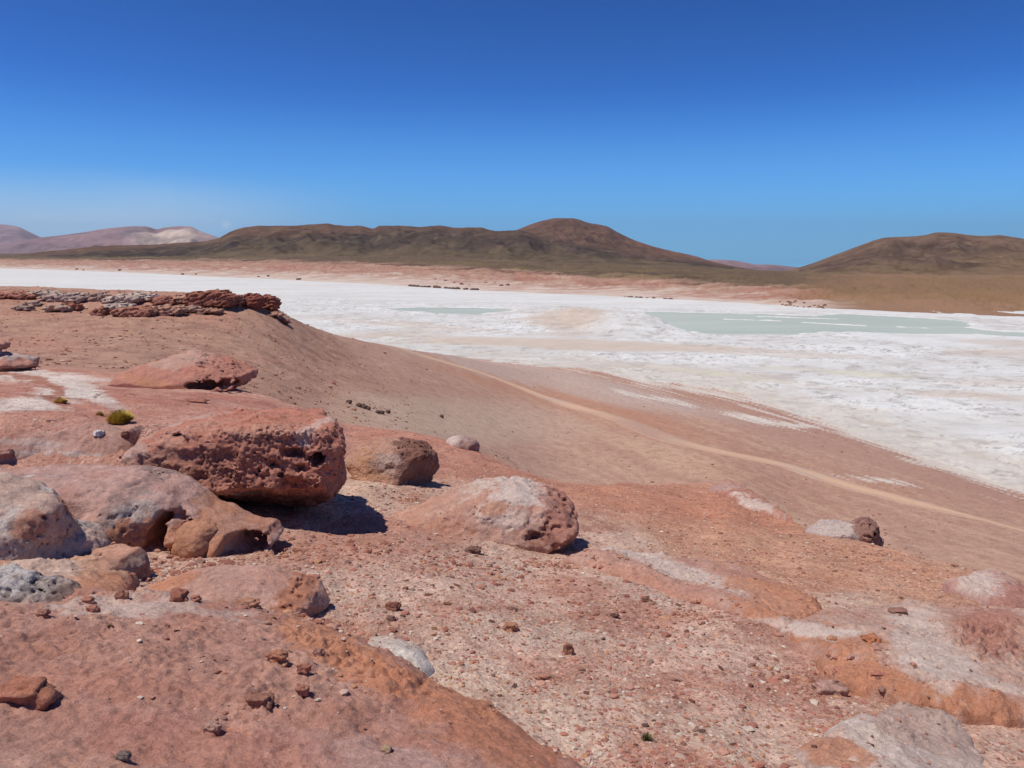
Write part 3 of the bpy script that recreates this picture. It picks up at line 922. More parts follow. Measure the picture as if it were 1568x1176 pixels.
class Rock:
    """a body modelled as a distance field in metres; shapes are given in photo pixels at depth t, then live in the world"""
    def __init__(s, cx, cy, t, vox):
        s.cx, s.cy, s.t, s.vox = cx, cy, t, vox
        s.k = t / FPX; s.front = None; s.flake = 1.0
        s.C = P(cx, cy, t)
        s.ops = []; s.lo = np.array([9e9] * 3); s.hi = -s.lo

    def l(s, px, py): return (px - s.cx) * s.k, -(py - s.cy) * s.k / CT

    def box(s, a, b):
        s.lo = np.minimum(s.lo, np.minimum(a, b)); s.hi = np.maximum(s.hi, np.maximum(a, b))

    def ell(s, px, py, rx, ry, rd, dy=0.0, ang=0, k=0.06, sub=False, lean=0.0):
        x, z = s.l(px, py); rx *= s.k; rz = ry * s.k
        if not sub:
            R = max(rx, rz); s.box((x - (rx if abs(ang) < 8 else R), dy - rd, z - (rz if abs(ang) < 8 else R)), (x + (rx if abs(ang) < 8 else R), dy + rd, z + (rz if abs(ang) < 8 else R)))
        s.ops.append(('ell', (x, dy, z), (rx, rd, rz), math.radians(-ang), k, sub, lean)); return s

    def prism(s, poly, dy0, dy1, r=0.15, k=0.06, sub=False, lean=0.0):
        q = [s.l(*p) for p in poly]
        if not sub:
            a = np.array(q); s.box((a[:, 0].min(), dy0, a[:, 1].min()), (a[:, 0].max(), dy1, a[:, 1].max()))
        s.ops.append(('prism', q, (dy0, dy1), r, k, sub, lean)); return s

    def plane(s, px, py, dy, nrm, k=0.05):
        x, z = s.l(px, py); n = np.array(nrm, float); n /= np.linalg.norm(n)
        s.ops.append(('plane', (x, dy, z), n, 0, k, True, 0)); return s

    def crack(s, pts, w, depth_y, k=0.01):
        s.ops.append(('crack', [s.l(*p) for p in pts], w, depth_y, k, True, 0)); return s

    def build(s, name, mat, base, paints=(), noise=((0.5, 0.06), (0.12, 0.015)), pits=(), strata=0.0, seed=0.0, zcut=None):
        h = s.vox; pad = 4 * h + sum(a for _, a in noise)
        lo, hi = s.lo - pad, s.hi + pad
        n = np.ceil((hi - lo) / h).astype(int) + 1
        ax = [(lo[i] + h * np.arange(n[i])).astype(np.float32) for i in range(3)]
        X_, Y_, Z_ = ax[0][:, None, None], ax[1][None, :, None], ax[2][None, None, :]
        Fv = np.full(n, 9.0, np.float32)
        for op in s.ops:
            kind = op[0]
            if kind == 'ell':
                _, c, r, a, k, sub, lean = op
                dx, dy, dz = X_ - c[0], Y_ - c[1], Z_ - c[2]
                dy = dy - lean * dz
                u = (dx * math.cos(a) + dz * math.sin(a)); w = (-dx * math.sin(a) + dz * math.cos(a))
                k0 = np.sqrt((u / r[0])**2 + (dy / r[1])**2 + (w / r[2])**2)
                k1 = np.sqrt((u / r[0]**2)**2 + (dy / r[1]**2)**2 + (w / r[2]**2)**2) + 1e-6
                d = k0 * (k0 - 1) / k1
            elif kind == 'prism':
                _, q, (y0, y1), r, k, sub, lean = op
                xx, zz = np.meshgrid(ax[0], ax[2], indexing='ij')
                d2 = polysdf(xx, zz, q).astype(np.float32)[:, None, :] + r
                dd = np.abs(Y_ - lean * Z_ - (y0 + y1) / 2) - (y1 - y0) / 2 + r
                d = np.sqrt(np.maximum(d2, 0)**2 + np.maximum(dd, 0)**2) - r + np.minimum(np.maximum(d2, dd), 0)
            elif kind == 'plane':
                _, p, nn, _, k, sub, _ = op
                d = -((X_ - p[0]) * nn[0] + (Y_ - p[1]) * nn[1] + (Z_ - p[2]) * nn[2])
            elif kind == 'crack':
                _, q, w, dy_, k, sub, _ = op
                xx, zz = np.meshgrid(ax[0], ax[2], indexing='ij')
                xx = xx + 0.02 * gn2(xx * 9, zz * 9, 4); zz = zz + 0.02 * gn2(xx * 9 + 5, zz * 9, 8)
                d2, pos = pline(xx, zz, q)
                ww = w * (0.4 + 0.6 * np.sin(np.pi * np.clip(pos, 0.04, .96)))
                d = np.maximum((d2 - ww).astype(np.float32)[:, None, :], Y_ - dy_)
            Fv = smax(Fv, -d, k) if sub else (smin(Fv, d, k) if Fv.min() < 8 else np.minimum(Fv, d))
        band = np.abs(Fv) < pad * 1.2
        I, J, K = np.nonzero(band)
        x, y, z = ax[0][I] + s.C[0], ax[1][J] + s.C[1], ax[2][K] + s.C[2]
        add = np.zeros(len(x), np.float32)
        for i, (sc, am) in enumerate(noise):
            add += am * fbm3(x / sc + seed, y / sc, z / (sc * 0.8) + seed, 3)
        fl = fbm3(x / .30 + seed, y / .30, z / .22, 4, .6)
        for th, am in ((-.3, .006), (.1, .008), (.45, .012)):
            add -= s.flake * am * min(1, s.t / 9) * sm(th, th + .05, fl)
        if strata: add += strata * np.sin((z + 0.15 * x + 0.1 * fbm3(x, y, z, 2)) * 2 * math.pi / 0.16) * .5
        for (bx, by, brx, bry, ang, sc, amt, thr) in pits:
            xc, zc = s.l(bx, by)
            m = blob(x - s.C[0], z - s.C[2], xc, zc, brx * s.k, bry * s.k, -ang, .45, .3 * gn3(x * 5, y * 5, z * 5))
            nn = gn3(x / sc, y / sc, z / sc) + .6 * gn3(x / sc * 2.1 + 9, y / sc * 2.1, z / sc * 2.1)
            if s.front is not None: m = m * (1 - sm(s.front, s.front + .5, y - s.C[1] + .6 * (z - s.C[2] - .5)))
            add += amt * m * sm(thr, thr + .5, nn)
        Fv[I, J, K] += add
        Fv[0] = Fv[-1] = 9; Fv[:, 0] = Fv[:, -1] = 9; Fv[:, :, 0] = Fv[:, :, -1] = 9
        v, f = surface_nets(Fv, lo + s.C, h)
        # drop what is buried deep
        gzv = tab(TZ, v[:, 0], v[:, 1])
        fk = (v[f, 2] > gzv[f] - 0.35).any(1)
        v, f, _ = compact(v, f[fk])
        c = np.empty((len(v), 3), np.float32); c[:] = base
        x, y, z = v[:, 0], v[:, 1], v[:, 2]
        X0, Z0 = x - s.C[0], z - s.C[2]
        n1 = fbm3(x * 2.2 + seed, y * 2.2, z * 2.2, 4); n2 = fbm3(x * 9, y * 9, z * 9 + seed, 3)
        c = c * (1 + .16 * n1 + .14 * n2)[:, None]
        c = mixc(c, np.array(base) * np.array([0.86, 0.70, 0.64]), sm(.1, .7, n1) * .5)
        for pt in paints:
            bx, by, brx, bry, ang, colr, st = pt
            xc, zc = s.l(bx, by)
            c = mixc(c, colr, blob(X0, Z0, xc, zc, brx * s.k, bry * s.k, -ang, .35, .5 * n1 + .5 * n2) * st)
        base_pt = (float(s.C[0]), float(s.C[1]), gz(s.C[0], s.C[1]))
        return link_mesh(name, v, f, mat, c, base_pt)


# ------------------------------------------------------------------ low slabs of bedrock that rise out of the gravel
SLABS = []


def slab(name, poly, H, W, vox, base, paints=(), noise=((0.9, .05), (.18, .014), (.05, .004)), cracks=(), knobs=(), lean=0, seed=0.0, wob=.06, pw=2.0):
    wp = []
    for a, b in poly:
        for _ in range(60):          # stay on the near side of the crest
            p = G(a, b)[0]
            if float(tab(TK, p[:1], p[1:2])[0]) < 6.02: break
            b += 2
        wp.append((p[0], p[1]))
    A = np.array(wp); lo = A.min(0) - .35; hi = A.max(0) + .35
    nx, ny = int((hi[0] - lo[0]) / vox), int((hi[1] - lo[1]) / vox)
    gx, gy = np.meshgrid(np.linspace(lo[0], hi[0], nx), np.linspace(lo[1], hi[1], ny), indexing='ij')
    d = -polysdf(gx, gy, wp) + wob * fbm2(gx / .35 + seed, gy / .35, 101, 3)
    t = np.clip(d / W, 0, 1)
    hgt = H * (1 - (1 - t)**pw)**(1 / pw)
    hgt = np.where(d < 0, d * 2.5, hgt)
    kk = tab(TK, gx, gy)
    base_z = tab(TZ, gx, gy)
    px_, py_ = proj(gx, gy, base_z + hgt)
    up = sm(0, .05, hgt)
    for sc, am in noise:
        hgt = hgt + am * up * fbm2(gx / sc + seed, gy / sc, 102, 4)
    fl = fbm2(gx / .33 + seed, gy / .33, 111, 5, .6); fm = sm(-.5, .4, fbm2(gx / .9, gy / .9 + seed, 112, 3))
    for th, am in ((-.35, .007), (.02, .009), (.33, .011), (.6, .012)):
        hgt = hgt + up * am * (0.35 + fm) * sm(th, th + .035, fl)
    pn = fbm2(gx / .06 + seed, gy / .06, 113, 2)
    hgt = hgt - up * .016 * sm(.5, .7, pn) * (.3 + fm) + up * .010 * sm(.55, .75, -pn) * (1 - fm)
    for (bx, by, rx, ry, ang, amt, sc) in knobs:
        m = blob(px_, py_, bx, by, rx, ry, ang, .5, .3 * fbm2(gx / .2, gy / .2, 103, 2))
        nn = fbm2(gx / sc, gy / sc, 104 + seed, 4)
        hgt = hgt + m * (amt * (0.25 + nn))
    for pts, w, dep in cracks:
        dd, pos = pline(px_ + 5 * gn2(gx * 7, gy * 7, 3), py_ + 4 * gn2(gx * 7, gy * 7, 6), pts)
        step = (1 - sm(w * .3, w, dd)) * np.sin(np.pi * np.clip(pos, .05, .95))
        hgt = hgt - dep * step
    Zs = base_z + hgt
    c = np.empty(gx.shape + (3,), np.float32); c[:] = base
    n1 = fbm2(gx / .6 + seed, gy / .6, 105, 4); n2 = fbm2(gx / .12, gy / .12, 106, 4); n3 = fbm2(gx / .035, gy / .035, 107, 2)
    c = c * (1 + .10 * n2 + .07 * n3)[..., None]
    c = mixc(c, np.array(base) * np.array([.93, .76, .70]), sm(.0, .7, n1) * .6)
    c = mixc(c, np.array(base) * np.array([1.15, 1.32, 1.38]), sm(.1, .7, -n1 + .3 * n2) * .5)
    for bx, by, rx, ry, ang, colr, st in paints:
        c = mixc(c, colr, blob(px_, py_, bx, by, rx, ry, ang, .42, .5 * n1 + .4 * n2 + .15 * n3) * st)
    keep_ = d > -.16
    kp = keep_[:-1, :-1] | keep_[1:, 1:]
    v, f, cc_ = compact(np.stack([gx.ravel(), gy.ravel(), Zs.ravel()], 1), grid_faces(nx, ny, kp), c.reshape(-1, 3))
    cen = A.mean(0)
    o = link_mesh(name, v, f, M_ROCK, cc_, (cen[0], cen[1], gz(*cen)))
    SLABS.append((lo, hi, Zs, d))
    return o


def surf_zv(x, y):
    z = gz_full(x, y)
    for lo, hi, Zs, d in SLABS:
        i = np.clip(((x - lo[0]) / (hi[0] - lo[0]) * (Zs.shape[0] - 1)).astype(int), 0, Zs.shape[0] - 1); j = np.clip(((y - lo[1]) / (hi[1] - lo[1]) * (Zs.shape[1] - 1)).astype(int), 0, Zs.shape[1] - 1)
        m = (x > lo[0]) & (x < hi[0]) & (y > lo[1]) & (y < hi[1]) & (d[i, j] > 0)
        z = np.where(m, np.maximum(z, Zs[i, j]), z)
    return z


def surf_z(x, y):
    """height of the ground or of a slab lying on it"""
    z = float(gz_full(x, y)[0]); on = False
    for lo, hi, Zs, d in SLABS:
        if lo[0] < x < hi[0] and lo[1] < y < hi[1]:
            i = int((x - lo[0]) / (hi[0] - lo[0]) * (Zs.shape[0] - 1)); j = int((y - lo[1]) / (hi[1] - lo[1]) * (Zs.shape[1] - 1))
            if d[i, j] > 0 and Zs[i, j] > z: z = float(Zs[i, j]); on = True
    return z, on


def surf_hit(px, py):
    r = ray(px, py)
    q = r[None] * TT[:, None] + np.array([0, 0, CAMZ])
    below = q[:, 2] < surf_zv(q[:, 0], q[:, 1])
    k = int(np.argmax(below)) if below.any() else len(TT) - 1
    return q[k, 0], q[k, 1], TT[k]


HAZE_D = 1.5e-5
o = slab('rock_slab', [(-420, 1000), (-60, 948), (60, 940), (130, 934), (220, 936), (320, 942), (400, 948), (455, 962), (520, 985), (585, 1012), (640, 1035), (690, 1075), (760, 1110), (830, 1150), (900, 1195), (980, 1260), (1000, 1500), (300, 1750), (-500, 1600)],
         .20, .7, .010, (0.435, 0.242, 0.188), noise=((1.1, .03), (.16, .010), (.045, .006)),
         paints=((560, 1022, 170, 26, 28, ORNG, .75), (760, 1130, 210, 45, 28, (0.48, 0.21, 0.125), .8), (250, 935, 170, 14, 2, SALTY, .6), (620, 1175, 160, 40, 12, (0.46, 0.31, 0.28), .6),
                 (200, 1100, 160, 30, 10, (0.44, 0.235, 0.185), .6), (100, 985, 260, 16, 2, PINK, .5), (330, 1150, 200, 50, 10, (0.43, 0.19, 0.14), .5), (700, 1060, 60, 26, 30, ORNG, .7)),
         cracks=(([(-20, 990), (40, 982), (100, 975), (150, 975), (260, 978)], 7, .035), ([(545, 1022), (580, 1030), (620, 1055)], 7, .05), ([(640, 1060), (655, 1040)], 6, .04), ([(590, 1075), (640, 1090), (690, 1092)], 6, .03)),
         knobs=((540, 1015, 110, 18, 26, .045, .055), (395, 1070, 30, 16, 0, .04, .05), (600, 1065, 30, 14, 0, .04, .05), (60, 1050, 260, 60, 0, .015, .07), (300, 1000, 330, 50, 0, .012, .06), (450, 1050, 60, 60, 0, .02, .06)), seed=1.0)
tag(o, 'huge smooth pink rock slab filling the bottom left corner, orange right edge', 'rock')

o = slab('rock_slab', [(545, 995), (575, 980), (610, 982), (650, 1000), (672, 1030), (650, 1045), (590, 1030)], .06, .25, .012, (0.53, 0.45, 0.40), seed=2.0, wob=.03)
tag(o, 'thin white crusted rock edge showing behind the orange rim of the big foreground slab', 'rock')

o = slab('rock_slab', [(862, 858), (930, 846), (1000, 853), (1080, 868), (1150, 885), (1210, 902), (1250, 925), (1264, 950), (1255, 968), (1200, 972), (1150, 960), (1080, 935), (1000, 908), (930, 882)],
         .12, .45, .012, (0.45, 0.265, 0.21),
         paints=((1060, 880, 190, 12, 20, SALTY, .8), (1190, 920, 80, 36, 20, ORNG, .85), (1010, 900, 90, 14, 20, (0.48, 0.24, 0.17), .6), (1210, 962, 60, 10, 0, SALTY, .6)),
         knobs=((1250, 940, 18, 26, 0, .05, .06),), cracks=(([(1150, 905), (1175, 925), (1185, 945)], 4, .02), ([(1180, 905), (1205, 930)], 4, .02)), seed=3.0)
tag(o, 'long low smooth rock with white crest and orange right end in the middle of the gravel slope', 'rock')

o = slab('rock_slab', [(1192, 978), (1240, 958), (1300, 944), (1400, 940), (1470, 945), (1530, 948), (1600, 965), (1700, 1010), (1720, 1160), (1568, 1118), (1480, 1110), (1400, 1096), (1320, 1066), (1275, 1052), (1245, 1022), (1222, 995)],
         .19, .5, .011, (0.46, 0.30, 0.24),
         paints=((1330, 1040, 170, 34, 14, ORNG, .9), (1480, 1080, 160, 30, 12, ORNG, .9), (1290, 985, 80, 22, 12, ORNG, .8), (1250, 968, 90, 9, 5, SALTY, .9), (1420, 1000, 70, 50, 50, SALTY, .7),
                 (1480, 1040, 140, 12, 14, SALTY, .6), (1510, 965, 55, 34, 20, REDR, .8)),
         knobs=((1515, 985, 50, 34, 20, .06, .06),), cracks=(([(1400, 1045), (1425, 1048), (1450, 1047)], 5, .03), ([(1212, 985), (1242, 1010), (1268, 1044)], 5, .12)), seed=4.0, wob=.05)
tag(o, 'wide grey and orange rock slab at the right edge carrying a small orange disc of stone', 'rock')

o = slab('rock_slab', [(1215, 1160), (1265, 1122), (1320, 1100), (1390, 1094), (1450, 1108), (1495, 1140), (1520, 1210), (1400, 1260), (1280, 1240)], .09, .4, .011, (0.46, 0.34, 0.29),
         paints=((1290, 1150, 60, 24, 10, ORNG, .8), (1350, 1150, 70, 14, 35, SALTY, .9), (1300, 1115, 40, 12, -20, SALTY, .6)), seed=5.0, wob=.04)
tag(o, 'rounded pale rock with orange side cut off by the bottom edge at right', 'rock')

o = slab('rock_slab', [(-120, 690), (0, 676), (60, 668), (150, 657), (195, 664), (205, 690), (190, 707), (100, 712), (0, 712), (-120, 716)], .16, .5, .016, (0.42, 0.24, 0.19),
         paints=((110, 698, 110, 5, 0, SALTY, .6), (30, 680, 60, 6, 0, SALTY, .4)), seed=6.0)
tag(o, 'low flat pink rock ledge at the left edge just below the dry yellow grass tuft', 'rock')

o = slab('rock_slab', [(1085, 752), (1110, 742), (1150, 748), (1190, 765), (1215, 785), (1190, 795), (1140, 780)], .22, .5, .03, (0.42, 0.22, 0.165), paints=((1160, 775, 40, 8, 25, SALTY, .8), (1110, 748, 30, 6, 0, GREYP, .7)), noise=((.5, .09), (.12, .03)), seed=7.0)
tag(o, 'low crumbling red rock rib on the crest of the gravel slope above right', 'rock')

o = slab('rock_slab', [(1440, 905), (1470, 890), (1510, 882), (1550, 892), (1585, 915), (1620, 950), (1560, 950), (1500, 925)], .16, .4, .016, (0.46, 0.30, 0.26), paints=((1495, 895, 40, 18, 0, SALTY, .7), (1560, 920, 30, 30, 30, REDR, .8)), noise=((.5, .05), (.12, .02)), seed=8.0)
tag(o, 'pale humped rock with dark red broken right end at the right edge on the slope crest', 'rock')

o = slab('rock_slab', [(-140, 760), (0, 780), (100, 830), (150, 850), (200, 866), (212, 890), (200, 925), (180, 960), (100, 975), (-140, 975)], .17, .45, .013, (0.48, 0.27, 0.185),
         paints=((60, 880, 60, 20, 0, SALTY, .5), (150, 905, 90, 16, 0, (0.49, 0.235, 0.14), .8)), seed=9.0, wob=.05)
tag(o, 'peach bedrock floor from which the left hand rocks rise, above the foreground slab', 'rock')

# --- the big overhanging boulder and its neighbours
r = Rock(370, 720, 9.0, .016)
r.front = -.35
r.prism([(180, 722), (205, 690), (250, 662), (315, 640), (400, 626), (455, 618), (492, 622), (520, 642), (534, 668), (530, 700), (518, 730), (500, 765), (478, 790), (440, 822), (390, 840), (330, 812), (250, 760)], -.65, 2.3, .2, lean=.12)
r.plane(370, 640, -.5, (0, .13, 1.0), .12)
r.plane(500, 634, -.5, (.6, .12, .8), .12)
r.plane(556, 672, -.5, (1.0, .36, .12), .12)
r.plane(380, 722, -.70, (0.04, -.42, -1.0), .03)
r.plane(250, 706, -.65, (-.25, -.4, -1.0), .04)
r.ell(470, 672, 19, 7, .3, -.75, 0, .02, True).ell(443, 688, 10, 7, .2, -.75, 0, .03, True).ell(506, 680, 8, 11, .4, -.6, 0, .02, True).ell(474, 722, 24, 17, .3, -.75, 20, .03, True).ell(492, 735, 14, 14, .25, -.7, 0, .03, True)
r.ell(420, 700, 7, 4, .15, -.75, 0, .02, True).ell(455, 705, 8, 5, .2, -.75, 0, .02, True).ell(480, 695, 7, 5, .2, -.75, 0, .02, True)
r.crack([(203, 710), (222, 672), (240, 655), (285, 649), (312, 652), (330, 668)], .022, .1).crack([(395, 625), (440, 634), (500, 640)], .02, .6).crack([(420, 610), (470, 622), (505, 628)], .02, 1.2)
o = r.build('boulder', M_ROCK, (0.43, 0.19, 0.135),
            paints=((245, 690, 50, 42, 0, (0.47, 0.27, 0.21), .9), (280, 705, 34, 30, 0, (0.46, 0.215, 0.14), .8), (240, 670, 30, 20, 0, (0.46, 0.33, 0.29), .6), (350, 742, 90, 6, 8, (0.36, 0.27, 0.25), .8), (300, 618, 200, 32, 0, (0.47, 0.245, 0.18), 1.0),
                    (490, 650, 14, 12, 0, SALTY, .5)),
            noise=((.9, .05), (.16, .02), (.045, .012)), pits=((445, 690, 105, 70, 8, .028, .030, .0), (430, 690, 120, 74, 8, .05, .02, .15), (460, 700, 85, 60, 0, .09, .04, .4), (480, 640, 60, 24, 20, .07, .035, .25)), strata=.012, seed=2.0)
tag(o, 'large dark red pitted boulder with a black shaded overhang, left of centre', 'boulder')

r = Rock(200, 790, 7.2, .017)
r.prism([(-90, 744), (0, 740), (100, 737), (190, 741), (252, 756), (305, 790), (362, 812), (400, 820), (414, 836), (408, 840), (395, 860), (300, 900), (100, 930), (-90, 930)], -.25, .65, .2, lean=.3)
r.ell(60, 815, 130, 76, .45, -.05, 0, .2).ell(190, 845, 50, 90, .35, -.25, 12, .12)
r.ell(258, 812, 15, 42, .9, -.6, 8, .03, True).ell(300, 800, 46, 12, .5, -.4, 38, .04, True).ell(378, 838, 36, 28, .9, -.45, 30, .03, True).ell(300, 845, 42, 34, .35, -.45, 20, .04, True)
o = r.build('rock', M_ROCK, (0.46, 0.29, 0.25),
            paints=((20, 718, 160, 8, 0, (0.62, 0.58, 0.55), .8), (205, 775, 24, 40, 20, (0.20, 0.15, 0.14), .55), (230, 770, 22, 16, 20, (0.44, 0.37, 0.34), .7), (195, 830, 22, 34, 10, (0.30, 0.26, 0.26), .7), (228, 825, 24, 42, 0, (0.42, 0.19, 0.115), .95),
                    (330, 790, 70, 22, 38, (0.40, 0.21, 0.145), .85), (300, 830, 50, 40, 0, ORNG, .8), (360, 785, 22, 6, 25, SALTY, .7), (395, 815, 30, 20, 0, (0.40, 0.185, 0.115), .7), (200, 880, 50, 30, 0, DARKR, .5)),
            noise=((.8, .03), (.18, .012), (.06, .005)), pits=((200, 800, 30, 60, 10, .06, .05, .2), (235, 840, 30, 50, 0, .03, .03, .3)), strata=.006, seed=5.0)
tag(o, 'smooth mauve rock with orange hollows and a jutting lip under the big boulder', 'rock')

r = Rock(300, 830, 7.1, .013)
r.ell(302, 835, 36, 40, .25, 0.0, 25, .05)
o = r.build('rock', M_ROCK, (0.45, 0.225, 0.14), paints=((300, 862, 40, 8, 0, SALTY, .6),), noise=((.3, .02), (.08, .008)), seed=6.0)
tag(o, 'small rounded orange rock tucked under the arch of the mauve rock', 'rock')

r = Rock(10, 830, 5.9, .014)
r.ell(0, 835, 98, 92, .5, 0, 0, .1).ell(70, 870, 66, 46, .45, .2, 18, .12).ell(-60, 800, 120, 62, .6, .1, 0, .1).ell(72, 795, 26, 34, .2, -.05, 20, .08)
o = r.build('rock', M_ROCK, (0.51, 0.36, 0.295), paints=((0, 780, 90, 22, 5, (0.60, 0.54, 0.48), .8), (50, 840, 46, 40, 0, (0.38, 0.34, 0.33), .6), (80, 785, 24, 18, 0, (0.42, 0.19, 0.12), .85), (-10, 850, 50, 30, 0, (0.46, 0.27, 0.2), .6)),
            noise=((.6, .03), (.14, .012), (.05, .005)), pits=((60, 850, 50, 40, 0, .035, .035, .3), (85, 800, 20, 30, 0, .05, .05, .2)), strata=.008, seed=7.0)
tag(o, 'cream coloured rounded rock with a dark red lip at the left edge of the photo', 'rock')

r = Rock(140, 870, 5.75, .013)
r.prism([(50, 925), (76, 896), (112, 872), (150, 860), (182, 862), (200, 880), (208, 905), (190, 945), (60, 945)], -.3, .4, .1, lean=.5)
o = r.build('rock', M_ROCK, (0.46, 0.255, 0.185), paints=((190, 880, 9, 18, 10, (0.56, 0.47, 0.42), .7), (130, 905, 90, 22, 5, (0.47, 0.22, 0.13), .7), (192, 880, 10, 34, 0, DARKR, .6)),
            noise=((.5, .03), (.12, .012), (.05, .005)), seed=8.0)
tag(o, 'squat peach rock with white patch between the cream and mauve rocks', 'rock')

r = Rock(20, 925, 4.7, .011)
r.ell(-10, 930, 110, 48, .3, 0, 6, .1).ell(80, 925, 44, 20, .2, 0, 14, .1)
o = r.build('rock', M_ROUGH, (0.42, 0.335, 0.295), paints=((0, 885, 80, 12, 5, (0.58, 0.54, 0.52), .8), (40, 905, 24, 14, 0, (0.12, 0.085, 0.08), .6), (100, 915, 26, 10, 0, (0.20, 0.12, 0.10), .7)),
            noise=((.4, .04), (.10, .018), (.04, .007)), pits=((30, 905, 60, 24, 0, .07, .05, .15),), seed=9.0)
tag(o, 'grey pitted rock lying on the top edge of the foreground slab at the left edge', 'rock')

r = Rock(340, 920, 5.5, .013)
r.prism([(178, 940), (205, 918), (250, 902), (300, 890), (345, 886), (400, 894), (450, 902), (480, 912), (493, 935), (488, 965), (440, 985), (300, 985), (180, 960)], -.35, .3, .12, lean=.5)
r.plane(450, 925, -.33, (.85, -.5, -.55), .03)
o = r.build('rock', M_ROCK, (0.45, 0.27, 0.215), paints=((230, 905, 60, 30, -20, (0.49, 0.225, 0.135), .9), (330, 868, 70, 8, 0, SALTY, .5), (460, 895, 28, 26, 0, (0.38, 0.165, 0.10), .9), (400, 925, 70, 8, 14, (0.42, 0.2, 0.13), .6)),
            noise=((.6, .03), (.13, .012), (.05, .005)), pits=((468, 895, 24, 20, 0, .05, .05, .1),), seed=10.0)
tag(o, 'smooth pink rock with peach left flank and black shaded right end behind the foreground slab', 'rock')

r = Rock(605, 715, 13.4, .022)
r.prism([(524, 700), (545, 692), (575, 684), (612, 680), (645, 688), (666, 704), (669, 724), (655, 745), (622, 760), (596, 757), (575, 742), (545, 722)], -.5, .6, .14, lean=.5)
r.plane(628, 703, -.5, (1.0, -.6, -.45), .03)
o = r.build('boulder', M_ROUGH, (0.44, 0.255, 0.19), paints=((570, 710, 30, 26, 30, (0.46, 0.25, 0.15), .8), (612, 700, 30, 16, 0, (0.42, 0.32, 0.29), .7), (635, 685, 34, 12, 20, DARKR, .8), (648, 722, 34, 34, 0, DARKR, .7)),  # last dark patch paints deeper shade into the colour of the right face
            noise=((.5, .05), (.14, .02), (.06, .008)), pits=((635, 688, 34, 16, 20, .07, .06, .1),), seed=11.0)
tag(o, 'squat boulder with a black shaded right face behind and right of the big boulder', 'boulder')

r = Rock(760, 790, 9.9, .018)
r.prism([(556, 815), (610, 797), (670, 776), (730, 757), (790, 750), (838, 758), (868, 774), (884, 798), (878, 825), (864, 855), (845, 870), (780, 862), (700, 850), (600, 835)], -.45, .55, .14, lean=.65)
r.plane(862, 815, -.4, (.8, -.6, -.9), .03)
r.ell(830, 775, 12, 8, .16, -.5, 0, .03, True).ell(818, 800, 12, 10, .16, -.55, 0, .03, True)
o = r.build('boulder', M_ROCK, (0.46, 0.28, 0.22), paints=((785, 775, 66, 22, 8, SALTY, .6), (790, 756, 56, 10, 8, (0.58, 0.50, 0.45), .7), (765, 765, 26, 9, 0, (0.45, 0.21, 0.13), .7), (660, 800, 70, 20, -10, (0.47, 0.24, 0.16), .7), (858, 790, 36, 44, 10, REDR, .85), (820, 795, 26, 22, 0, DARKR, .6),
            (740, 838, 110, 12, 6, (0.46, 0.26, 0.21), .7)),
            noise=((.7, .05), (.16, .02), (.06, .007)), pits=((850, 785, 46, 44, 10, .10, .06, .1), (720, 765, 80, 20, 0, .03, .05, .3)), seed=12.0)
tag(o, 'low whitish boulder with pitted dark red right end, centre of the gravel slope', 'boulder')

r = Rock(710, 676, 21.5, .035)
r.ell(705, 684, 22, 17, .4, 0, 10, .05).ell(720, 684, 13, 12, .35, -.05, 30, .05).plane(724, 680, -.3, (.9, -.7, -.3), .03)
o = r.build('rock', M_ROCK, (0.42, 0.30, 0.27), paints=((694, 672, 14, 9, 0, SALTY, .7), (718, 680, 16, 10, 20, (0.28, 0.17, 0.14), .9)), noise=((.5, .04), (.14, .02)), seed=13.0)
tag(o, 'small grey and brown domed rock alone on the skyline of the gravel slope', 'rock')

r = Rock(1300, 815, 15.3, .026)
r.ell(1320, 818, 22, 26, .4, 0, 8, .08).ell(1282, 818, 46, 15, .4, .1, -6, .12).ell(1345, 836, 10, 12, .2, 0, 0, .05).plane(1326, 822, -.35, (.8, -1.0, -.35), .03)
o = r.build('boulder', M_ROUGH, (0.42, 0.33, 0.31), paints=((1285, 806, 46, 8, -6, SALTY, .7), (1324, 812, 20, 26, 8, (0.27, 0.14, 0.11), .95), (1345, 836, 14, 14, 0, (0.3, 0.2, 0.16), .8)),
            noise=((.5, .04), (.13, .03)), pits=((1322, 805, 18, 18, 0, .08, .08, .1),), seed=14.0)
tag(o, 'small boulder with pale tail and dark knobbly head on the crest at right', 'boulder')

r = Rock(285, 570, 27.0, .05)
r.prism([(190, 588), (205, 568), (235, 555), (270, 548), (310, 552), (345, 562), (378, 572), (376, 584), (330, 600), (240, 606), (195, 600)], -1.2, 1.6, .25, lean=1.6)
r.ell(330, 581, 26, 11, .8, -1.1, 0, .05, True).ell(365, 580, 14, 7, .7, -1.0, 0, .05, True)
o = r.build('rock', M_ROCK, (0.43, 0.205, 0.155), paints=((270, 552, 40, 8, 0, PALE, .6), (270, 578, 60, 6, 10, (0.45, 0.22, 0.13), .7), (350, 572, 26, 12, 10, REDR, .7)), noise=((1.2, .10), (.3, .06)), pits=((330, 560, 40, 12, 10, .14, .14, .1),), seed=15.0)
tag(o, 'broad red rock hump with a black hollow under its right end, behind the big boulder', 'rock')

r = Rock(10, 545, 30, .05)
r.ell(-20, 552, 70, 13, 1.2, 0, 6, .1).ell(-10, 530, 20, 8, .8, 0, 0, .1)
o = r.build('rock', M_ROCK, (0.42, 0.22, 0.17), paints=((40, 545, 40, 6, 10, (0.45, 0.38, 0.35), .9),), noise=((1.0, .12), (.3, .06)), seed=16.0)
tag(o, 'low pink and grey hump at the left edge, farther off than the grass', 'rock')

